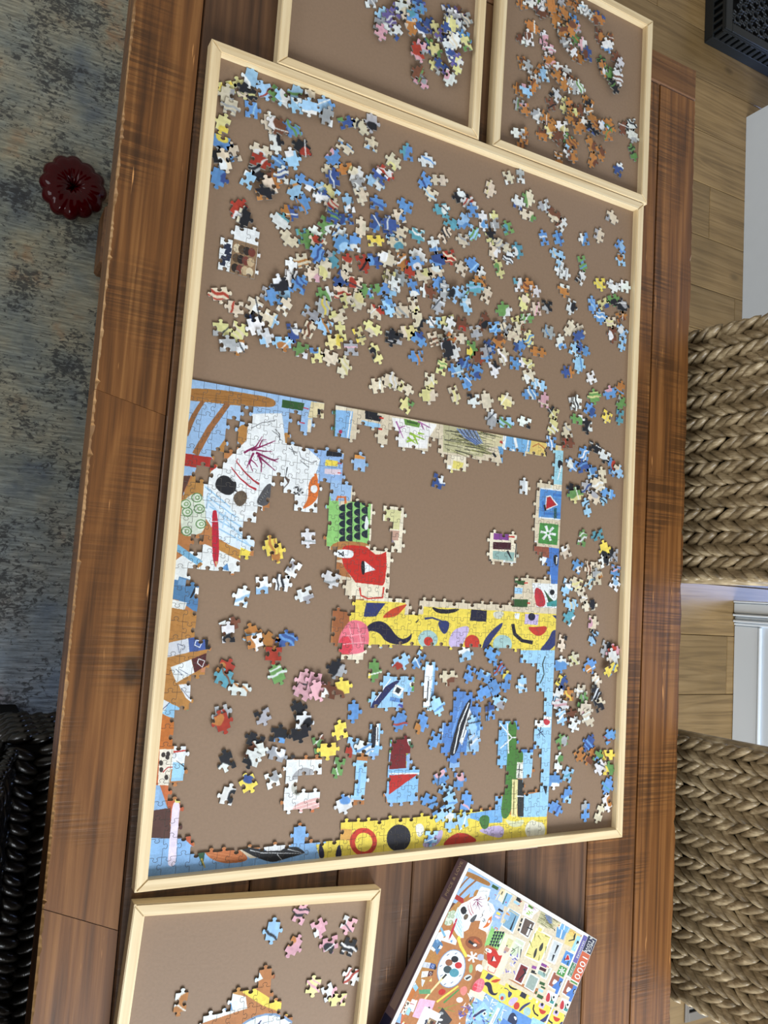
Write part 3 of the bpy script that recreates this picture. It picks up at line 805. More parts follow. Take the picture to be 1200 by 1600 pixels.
poly(P3, '10,865 125,915 118,1110 5,1100', (196, 112, 48))
poly(P4, '60,40 200,90 190,265 60,265', (198, 112, 46)); poly(P4, '60,262 112,262 100,480 60,480', (196, 100, 56)); poly(P4, '110,264 192,264 165,476 100,476', (232, 226, 208))
for x, y in ((132, 298), (160, 292), (155, 312), (120, 385), (150, 430), (118, 345)): ell(P4, x, y, 12, 15, (60, 54, 50))
line(P4, '130,400 160,370 230,368', (180, 50, 50), 6); poly(P4, '190,340 260,350 250,450 175,455', (150, 206, 238)); line(P4, '210,330 260,370', BLK, 10, 5); line(P4, '205,320 240,350', W_, 14, 8)
poly(P4, '30,470 112,476 158,612 40,632', (138, 180, 226)); poly(P4, '110,476 190,476 180,570 158,606', (204, 108, 60)); poly(P4, '155,570 260,560 310,800 305,870 200,790 160,640', (196, 92, 56)); poly(P4, '40,628 175,608 168,785 30,790', (88, 58, 52)); poly(P4, '160,720 260,700 250,790 160,788', (92, 58, 50))
poly(P4, '10,785 255,788 330,860 400,880 1120,800 1120,960 0,1040', (130, 178, 228)); curve(P4, '183,572 230,570 228,640 214,770 208,925 190,952 160,948 158,900 172,760', (228, 216, 236)); poly(P4, '200,560 232,560 230,578 200,580', (226, 220, 120))
poly(P4, '320,850 375,870 362,950 350,920', (50, 92, 62)); line(P4, '355,905 375,960', (200, 170, 60), 12, 6); curve(P4, '365,868 425,850 560,842 628,892 620,922 520,936 430,922', (198, 112, 62))
for q in ('390,880 560,915', '430,870 600,900', '420,905 540,925'): line(P4, q, (222, 140, 84), 5, 2)
poly(P4, '560,840 640,836 700,900 640,905', BEI); curve(P4, '580,848 640,836 760,868 900,826 975,872 930,884 830,912 770,932 680,900 640,880', (40, 42, 46)); poly(P4, '710,842 800,820 880,826 820,858 740,862', (226, 230, 232))
for q in ('700,872 960,876', '860,850 940,870', '800,880 830,920', '640,856 720,875'): line(P4, q, (210, 214, 216), 6, 2)
poly(P4, '870,705 990,720 985,830 880,825', (122, 172, 226)); poly(P4, '1085,790 1230,690 1230,900 1085,905', YEL); poly(P4, '1165,690 1240,690 1230,800 1165,790', (214, 160, 70)); curve(P4, '1138,892 1162,800 1184,892', (38, 36, 62))
poly(P4, '835,325 1095,325 1095,665 835,665', W_); poly(P4, '840,330 1050,335 1030,480 960,470 950,560 840,560', (228, 234, 236)); curve(P4, '880,450 900,400 960,365 1030,395 980,430 920,440', (168, 170, 174)); curve(P4, '880,460 950,470 935,540 885,530', (190, 190, 180)); ell(P4, 915, 515, 14, 14, (110, 110, 100)); poly(P4, '840,540 1090,530 1090,600 960,650 850,660', (228, 232, 234)); curve(P4, '870,620 940,570 1075,540 1060,596 960,640', (226, 176, 172))
for q in ('890,610 1050,560', '930,620 1050,580'): line(P4, q, (240, 214, 208), 5)
poly(P4, '1000,622 1090,585 1090,640 940,665', (206, 112, 62))
# ---- P5: bottom band, sea strip, tower, ships
poly(P5, '-20,1010 95,990 95,865 500,850 760,830 900,860 1120,868 1118,985 0,1085', YEL); curve(P5, '-10,1080 0,980 30,1075', (38, 36, 62)); curve(P5, '70,1080 95,990 112,1075', (38, 36, 62)); poly(P5, '95,930 160,935 150,990 95,985', (216, 160, 76))
ell(P5, 214, 996, 67, 69, (206, 58, 44), .1); ell(P5, 216, 998, 43, 47, YEL, .1); ell(P5, 388, 977, 59, 67, (44, 44, 52), .2); curve(P5, '465,915 500,900 520,940 485,985', (226, 226, 214)); curve(P5, '500,1005 560,950 615,930 590,1010 520,1030', LIL); curve(P5, '596,1022 640,968 700,944 772,980 768,1000 690,1010', (206, 58, 44)); curve(P5, '770,935 910,905 905,985 820,960', LIL); curve(P5, '905,880 960,900 1010,880 1000,920 940,925', (214, 216, 170)); ell(P5, 1062, 938, 50, 52, (232, 230, 206))
poly(P5, '1050,890 1120,870 1118,890 1090,900', YEL)
poly(P5, '740,855 900,830 900,900 820,905 740,880', (110, 170, 226)); curve(P5, '780,870 840,860 830,935 795,930', (70, 122, 60)); poly(P5, '850,770 900,770 890,870 850,870', (120, 178, 232))
poly(P5, '985,50 1180,50 1135,760 1118,872 985,875 1000,765 1085,750 1060,520', LBL); line(P5, '1112,80 1098,120 1106,170 1086,215', (70, 90, 90), 6); poly(P5, '1062,368 1142,380 1136,432 1060,430', (232, 240, 242)); curve(P5, '1102,385 1140,398 1125,422 1104,416', (206, 60, 70))
for q in ('1075,440 1110,480', '1090,430 1080,480', '1100,450 1070,470'): line(P5, q, (50, 64, 90), 5, 2)
poly(P5, '1100,720 1122,720 1116,765', BLK); poly(P5, '870,390 960,395 925,650 855,650', (124, 184, 232)); curve(P5, '925,395 975,400 968,540 1005,548 1000,610 968,690 938,880 885,880 915,690 925,560', (74, 128, 56))
for q in ('945,480 885,410', '950,480 890,535', '945,482 970,480', '925,410 930,560'): line(P5, q, W_, 6)
poly(P5, '972,602 1006,606 1000,684 968,682', (226, 226, 214)); line(P5, '985,610 980,680', BLK, 4); line(P5, '972,640 1000,642', BLK, 4); poly(P5, '972,686 1008,690 1004,872 975,872', (50, 54, 54)); poly(P5, '948,686 976,688 972,872 943,872', (226, 218, 150)); line(P5, '958,700 955,860', (150, 140, 80), 5); poly(P5, '1003,555 1055,555 1040,705 1000,705', LBL); line(P5, '970,770 1005,772', W_, 6)
poly(P5, '640,200 790,215 775,330 800,560 660,610 590,590', (84, 134, 208)); poly(P5, '740,380 800,390 785,560 720,560', (140, 190, 232)); curve(P5, '738,286 750,300 718,400 672,570 634,570 660,470 690,370', (40, 42, 50)); line(P5, '735,310 690,420 660,560', W_, 6); poly(P5, '738,335 750,372 718,470 700,520 688,500 715,410', (232, 238, 240)); line(P5, '735,380 705,480', (90, 100, 120), 4); line(P5, '700,300 650,470', (110, 160, 226), 8)
poly(P5, '310,130 450,190 420,290 350,350 220,350 260,250', (150, 202, 240)); curve(P5, '242,345 280,270 345,212 405,192 352,245 312,292 268,350', (44, 48, 96)); poly(P5, '374,218 418,240 392,280 356,260', W_); poly(P5, '380,232 402,244 388,266 370,254', (44, 48, 56)); line(P5, '345,290 400,300', (90, 140, 210), 20); line(P5, '350,190 270,300', (232, 238, 240), 5); ell(P5, 272, 348, 14, 12, (232, 150, 160))
poly(P5, '230,370 330,390 310,560 240,560', (140, 196, 238)); curve(P5, '260,378 278,390 278,530 248,535', (44, 46, 56)); line(P5, '284,410 282,520', (232, 238, 240), 14); line(P5, '285,430 284,500', (50, 60, 80), 5); poly(P5, '230,420 250,420 245,450 230,450', (70, 80, 130))
poly(P5, '500,60 610,70 560,330 490,330', (150, 202, 240)); poly(P5, '525,120 560,125 540,330 495,325', (236, 240, 242)); line(P5, '535,200 528,300', (50, 60, 70), 5); line(P5, '580,80 555,300', (110, 160, 214), 14)
poly(P5, '360,455 490,470 480,560 425,560 425,645 340,645', (122, 38, 42)); curve(P5, '425,480 480,470 470,520 440,530', W_); curve(P5, '430,490 470,510 450,545', (70, 110, 80)); poly(P5, '330,640 520,625 500,720 455,810 330,800', (130, 188, 236)); poly(P5, '342,668 492,656 340,762', (196, 46, 42)); line(P5, '340,660 515,658', (232, 236, 236), 7); line(P5, '500,640 515,690', (90, 130, 90), 7)
poly(P5, '150,590 270,600 260,790 150,790', (150, 204, 242)); line(P5, '245,615 230,770', W_, 9); line(P5, '200,620 185,770', (124, 182, 232), 12)

fine = rng.rand(NPX // 4, NPX // 4).repeat(4, 0).repeat(4, 1)[..., None] * .05 + rng.rand(NPX // 16, NPX // 16).repeat(16, 0).repeat(16, 1)[..., None] * .07
CI, CJ = 5, 4                 # small joined card: white corner and a brown box of shells
def cellbox(i0, i1, j0, j1, c, m=0.0): fill([((CI + i0) * PW / S - m, (CJ + j0) * PH / S - m), ((CI + i1) * PW / S + m, (CJ + j0) * PH / S - m), ((CI + i1) * PW / S + m, (CJ + j1) * PH / S + m), ((CI + i0) * PW / S - m, (CJ + j1) * PH / S + m)], c)


cellbox(0, 4, 0, 3, W_, .008)
cellbox(2.1, 3.85, 0, 2, (146, 116, 84), .004)
for i in range(4):
    for j in range(3):
        cx, cy, rr = (CI + 2.35 + i * .4) * PW / S, (CJ + .35 + j * .62) * PH / S, .0085
        fill([(cx + rr * math.cos(k * .52), cy + rr * 1.2 * math.sin(k * .52)) for k in range(12)], [(52, 44, 40), (214, 196, 160), (120, 60, 50), (90, 70, 50), (196, 170, 130)][(i * 2 + j * 3) % 5])
for k in range(9):
    cx, cy = (CI + 1.55 + .22 * math.cos(k * 1.9)) * PW / S, (CJ + 1.0 + .6 * math.sin(k * 2.3)) * PH / S
    fill([(cx - .006, cy - .004), (cx + .005, cy - .005), (cx + .006, cy + .005), (cx - .004, cy + .006)], (44, 50, 72))
lum = art.mean(2, keepdims=True)
art = lum + (art - lum) * .88
art = np.clip(art * (.90 + fine), 0, 255)


def to_image(name, arr):
    h, w = arr.shape[:2]
    im = bpy.data.images.new(name, w, h)
    px = np.ones((h, w, 4), np.float32)
    px[..., :3] = arr / 255.0
    im.pixels.foreach_set(px.ravel())
    im.update()
    im.pack()
    return im


def print_mat(name, im, rough=.55):
    mt, nt, b = new_mat(name)
    t = nt.nodes.new('ShaderNodeTexImage'); t.image = im; t.interpolation = 'Cubic'
    nt.links.new(t.outputs['Color'], b.inputs['Base Color'])
    b.inputs['Roughness'].default_value = rough
    b.inputs['Specular IOR Level'].default_value = .25
    return mt


M['print'] = print_mat('printed_picture', to_image('printed_picture', art))

# ------------------------------------------------------------------ cutting the puzzle
def knob(p0, p1, sgn, off, size=1.0):
    """points from p0 (included) to p1 (excluded) along an edge with one interlocking knob"""
    p0, p1 = np.array(p0), np.array(p1)
    d = p1 - p0
    L = np.linalg.norm(d); d = d / L
    nrm = np.array([-d[1], d[0]]) * sgn
    if sgn == 0: return [p0]
    c = L * (.5 + off)
    k = .00285 * size
    prof = [(-1.15, .02), (-.72, .16), (-.66, .55), (-1.02, 1.0), (-.86, 1.5), (-.32, 1.76), (.32, 1.76), (.86, 1.5), (1.02, 1.0), (.66, .55), (.72, .16), (1.15, .02)]
    return [p0] + [p0 + d * (c + a * k) + nrm * b_ * k for a, b_ in prof]


hor = {}; ver = {}          # hor[(i,j)]: bottom edge of cell (i,j), left to right; ver: left edge, bottom to top
node = {}
for j in range(NR + 1):
    for i in range(NC + 1):
        jx = rng.uniform(-.0007, .0007) if 0 < i < NC else 0
        jy = rng.uniform(-.0007, .0007) if 0 < j < NR else 0
        node[i, j] = (i * PW + jx, j * PH + jy)
for j in range(NR + 1):
    for i in range(NC):
        hor[i, j] = (0 if j in (0, NR) else rng.choice([-1, 1]), rng.uniform(-.06, .06))
for j in range(NR):
    for i in range(NC + 1):
        ver[i, j] = (0 if i in (0, NC) else rng.choice([-1, 1]), rng.uniform(-.06, .06))


def cell_outline(i, j):
    a, b_, c, d = node[i, j], node[i + 1, j], node[i + 1, j + 1], node[i, j + 1]

    def rev(p, q, e):        # the same edge walked backwards
        f = knob(p, q, *e)
        return [np.array(q)] + f[:0:-1]
    return knob(a, b_, *hor[i, j]) + knob(b_, c, *ver[i + 1, j]) + rev(d, c, hor[i, j + 1]) + rev(a, d, ver[i, j])


def piece_mesh(name, P, uv, thick=.0019, inset=.00026, mats=None):
    """cardboard piece: printed face, pressed-in edge, side"""
    P = np.array(P)
    e = np.roll(P, -1, 0) - P
    nn = np.stack([e[:, 1], -e[:, 0]], 1); nn /= np.linalg.norm(nn, axis=1)[:, None] + 1e-12
    vn = nn + np.roll(nn, 1, 0); vn /= np.linalg.norm(vn, axis=1)[:, None] + 1e-9
    n = len(P)
    A, B = P - vn * inset, P - vn * .00005
    verts = [(x, y, 0) for x, y in A] + [(x, y, -.00035) for x, y in B] + [(x, y, -thick) for x, y in B]
    faces = [tuple(range(n))]
    for k in range(n):
        q = (k + 1) % n
        faces.append((k, n + k, n + q, q)); faces.append((n + k, 2 * n + k, 2 * n + q, n + q))
    me = bpy.data.meshes.new(name)
    me.from_pydata(verts, [], faces)
    lay = me.uv_layers.new(name='UVMap')
    dat = np.zeros((len(me.loops), 2), np.float32)
    dat[:n] = uv
    lay.data.foreach_set('uv', dat.ravel())
    mi = np.ones(len(faces), np.int32); mi[0] = 0
    me.polygons.foreach_set('material_index', mi)
    for mm in (mats or (M['print'], M['card'])): me.materials.append(mm)
    return me


def in_poly(x, y, pts):
    r = False
    n = len(pts)
    for k in range(n):
        (ax, ay), (bx, by) = pts[k], pts[(k + 1) % n]
        if (ay > y) != (by > y) and x < (bx - ax) * (y - ay) / (by - ay) + ax: r = not r
    return r


present = np.zeros((NC, NR), int)


def mark(cr, s, val=1):
    pts = [((q := at(cr[0] + x / cr[2], cr[1] + y / cr[2]))[0], q[1]) for x, y in nums(s)]
    for i in range(NC):
        for j in range(NR):
            if in_poly((i + .5) * PW, (j + .5) * PH, pts): present[i, j] = val


mark(P1, '60,20 870,180 950,195 935,300 850,295 850,385 785,385 770,310 725,300 700,455 800,455 920,485 1065,500 1050,695 915,690 900,875 760,865 745,775 700,745 690,650 610,650 600,840 520,845 500,935 460,990 535,1090 440,1135 425,1250 190,1235 110,1240 100,1300 0,1300')
mark(P1, '330,330 400,300 420,220 495,235 495,300 400,370 405,480 330,490', 0)
mark(P1, '245,545 330,490 335,560 270,592', 0); mark(P1, '150,608 235,600 230,690 150,690', 0); mark(P1, '112,1015 205,1010 205,1105 115,1105', 0)
mark(P3, '60,-10 220,-10 225,95 300,95 300,210 190,270 270,310 255,420 345,430 330,510 320,645 230,650 235,800 205,855 130,855 140,920 120,925 115,1250 0,1250 0,800')
mark(P4, '70,130 190,130 185,262 255,335 250,455 170,475 180,565 250,565 250,620 230,740 320,840 320,860 400,850 550,840 640,830 700,838 880,820 870,715 985,715 985,815 1090,805 1160,780 1160,690 1240,690 1240,1000 0,1050 20,480')
mark(P5, '-40,1000 95,985 90,900 500,878 740,868 745,850 850,850 860,775 895,760 920,650 860,640 870,395 985,400 980,540 1055,550 1045,705 1010,715 1000,765 1090,755 1085,555 1060,545 1060,378 1090,370 1080,135 1000,130 995,55 1180,55 1125,990 0,1100')
mark(P2, '35,505 110,500 205,500 210,700 250,735 305,730 290,925 375,965 375,1040 465,1040 470,985 880,1000 880,985 890,872 970,880 985,935 1010,895 1085,890 1095,795 1000,760 1005,720 1020,590 1025,435 1105,435 1105,255 1170,260 1130,1230 200,1195 205,1240 45,1245 55,1045 110,1020 125,935 30,780 20,690')
mark(P2, '20,30 1055,212 1045,280 985,270 850,250 850,310 790,310 765,250 750,285 680,275 665,355 605,350 590,275 560,265 550,200 490,200 490,250 335,245 325,195 295,195 290,240 240,235 240,155 155,145 145,210 40,210')
mark(P2, '35,420 115,420 110,500 35,500'); mark(P2, '125,270 190,270 190,355 125,355')
mark(P2, '770,640 905,640 900,780 770,780'); mark(P2, '292,530 350,540 340,740 305,735'); mark(P2, '915,395 960,395 960,470 915,470')
mark(P5, '320,145 380,150 445,205 400,340 330,340 240,345 235,340 290,240'); mark(P5, '255,385 320,390 305,545 250,545')
mark(P5, '540,75 600,80 545,320 500,320 505,240'); mark(P5, '705,225 780,225 765,330 785,400 780,550 730,560 670,600 595,590 645,280')
mark(P5, '365,470 475,470 470,545 425,555 425,640 510,640 500,720 450,790 335,790 340,660 360,640'); mark(P5, '180,605 255,605 245,780 170,780')
mark(P4, '870,345 1030,345 1025,460 945,460 945,530 1075,535 1085,640 940,655 860,650 865,540')

seen = -np.ones((NC, NR), int)
comps = []
for i in range(NC):
    for j in range(NR):
        if present[i, j] and seen[i, j] < 0:
            st, cells = [(i, j)], []
            seen[i, j] = len(comps)
            while st:
                a, b_ = st.pop(); cells.append((a, b_))
                for da, db in ((1, 0), (-1, 0), (0, 1), (0, -1)):
                    p, q = a + da, b_ + db
                    if 0 <= p < NC and 0 <= q < NR and present[p, q] and seen[p, q] < 0:
                        seen[p, q] = len(comps); st.append((p, q))
            comps.append(cells)


def cell_of(cr, x, y):
    q = at(cr[0] + x / cr[2], cr[1] + y / cr[2])
    return int(q[0] / PW), int(q[1] / PH)


SECT = [  # one point in each joined section, and what can be seen on it
    (P1, 300, 300, 'largest joined puzzle section: left border, coral drawing, yellow cloth bands and right edge'),
    (P2, 800, 1120, 'joined puzzle section with the yellow cloth, red jug, green basket and stamp border'),
    (P2, 700, 200, 'joined strip of puzzle top edge with a long grass drawing'),
    (P2, 75, 460, 'single puzzle piece of blue with an orange arc, above the green basket'),
    (P2, 155, 310, 'blue puzzle piece with an orange end, alone right of the pencil labels'),
    (P2, 840, 700, 'joined block of purple and maroon swatches alone in the empty right half'),
    (P2, 320, 600, 'narrow joined strip of cream and green pieces, right of the green basket'),
    (P2, 935, 430, 'pale blue piece alone near the boat stamp'),
    (P5, 360, 230, 'joined section with a navy-hulled boat on pale blue water'),
    (P5, 275, 450, 'joined strip with a dark narrow boat seen from the side'),
    (P5, 545, 200, 'joined pale blue strip with a thin white boat'),
    (P5, 690, 430, 'joined section with a large black and white ship on blue water'),
    (P5, 400, 720, 'joined section with maroon and bright red sails'),
    (P5, 215, 690, 'joined strip of pale blue sky pieces with a white line'),
    (P4, 960, 590, 'joined section with a grey shell and a pale pink wedge'),
    (P1, 1000, 590, 'joined block with black, yellow and pale swatches on blue')]
label_of = {}
for cr, x, y, lab in SECT:
    c = cell_of(cr, x, y)
    if 0 <= c[0] < NC and 0 <= c[1] < NR and seen[c] >= 0: label_of.setdefault(seen[c], lab)

RX = 0.0


def build_section(cells, label, dx=0.0, dy=0.0, rz=0.0):
    cx = sum((i + .5) * PW for i, j in cells) / len(cells); cy = sum((j + .5) * PH for i, j in cells) / len(cells)
    single = len(cells) == 1
    root = None
    if not single:
        root = empty('puzzle_section', (cx + dx, cy + dy, ROOM_Z), rz)
        tag(root, label, 'puzzle section', 'joined parts of the jigsaw')
    cells = sorted(cells, key=lambda c: (c[0] + .5) * PW - (-.23) + abs((c[1] + .5) * PH - .34))
    rest = []
    for n, (i, j) in enumerate(cells):
        P = np.array(cell_outline(i, j))
        o = np.array([(i + .5) * PW, (j + .5) * PH])
        if n >= 300:
            rest.append((P, o)); continue
        me = piece_mesh('puzzle_piece', P - o, P / S)
        if single:
            ob = link_mesh('jigsaw_piece', me, None, (o[0] + dx, o[1] + dy, ROOM_Z))
            tag(ob, label, 'puzzle piece', 'loose jigsaw pieces')
        else:
            link_mesh('puzzle_piece', me, root, (o[0] - cx, o[1] - cy, 0))
    if rest:
        bm = bmesh.new()
        for P, o in rest:
            me = piece_mesh('tmp', P - np.array([cx, cy]), P / S)
            bm.from_mesh(me); bpy.data.meshes.remove(me)
        me = bpy.data.meshes.new('far_pieces'); bm.to_mesh(me); bm.free()
        me.materials.append(M['print']); me.materials.append(M['card'])
        tag(link_mesh('interlocked_pieces', me, root), kind='stuff')


print('COMPS', sorted([(len(c), label_of.get(k, '?')[:40], [round(float(v)) for v in (c[0][0], c[0][1])]) for k, c in enumerate(comps)], reverse=True))
for k, cells in enumerate(comps):
    build_section(cells, label_of.get(k, 'small joined piece of the puzzle'))
# the palette corner being put together in the tray in front
pt = uv_of(KB, 150, 666)
q = at(160 + 620 / 2.609, 1340 + 652 / 2.609)
dx, dy = q[0] - pt[0] * S, q[1] - pt[1] * S
PC = (160, 1340, 2.609)
pts = [((w := at(PC[0] + x / PC[2], PC[1] + y / PC[2]))[0] - dx, w[1] - dy) for x, y in nums('615,470 680,470 690,560 715,560 705,610 765,620 760,1000 430,1000 430,640 500,640 535,640 540,575 610,560')]
pc = [(i, j) for i in range(NC) for j in range(NR) if in_poly((i + .5) * PW, (j + .5) * PH, pts)]
tx = q[1] - HC
q2 = at(373, 391)
build_section([(CI + i, CJ + j) for i, j in ((1, 0), (2, 0), (3, 0), (1, 1), (2, 1), (3, 1), (2, 2), (3, 2))], 'small joined block, brown box of shells beside white, left of the upper scatter', q2[0] - (CI + 2.5) * PW, q2[1] - (CJ + 1.5) * PH, -.03)
build_section(pc, 'joined section with a white plate rim and yellow pencil in the front tray', dx, dy)

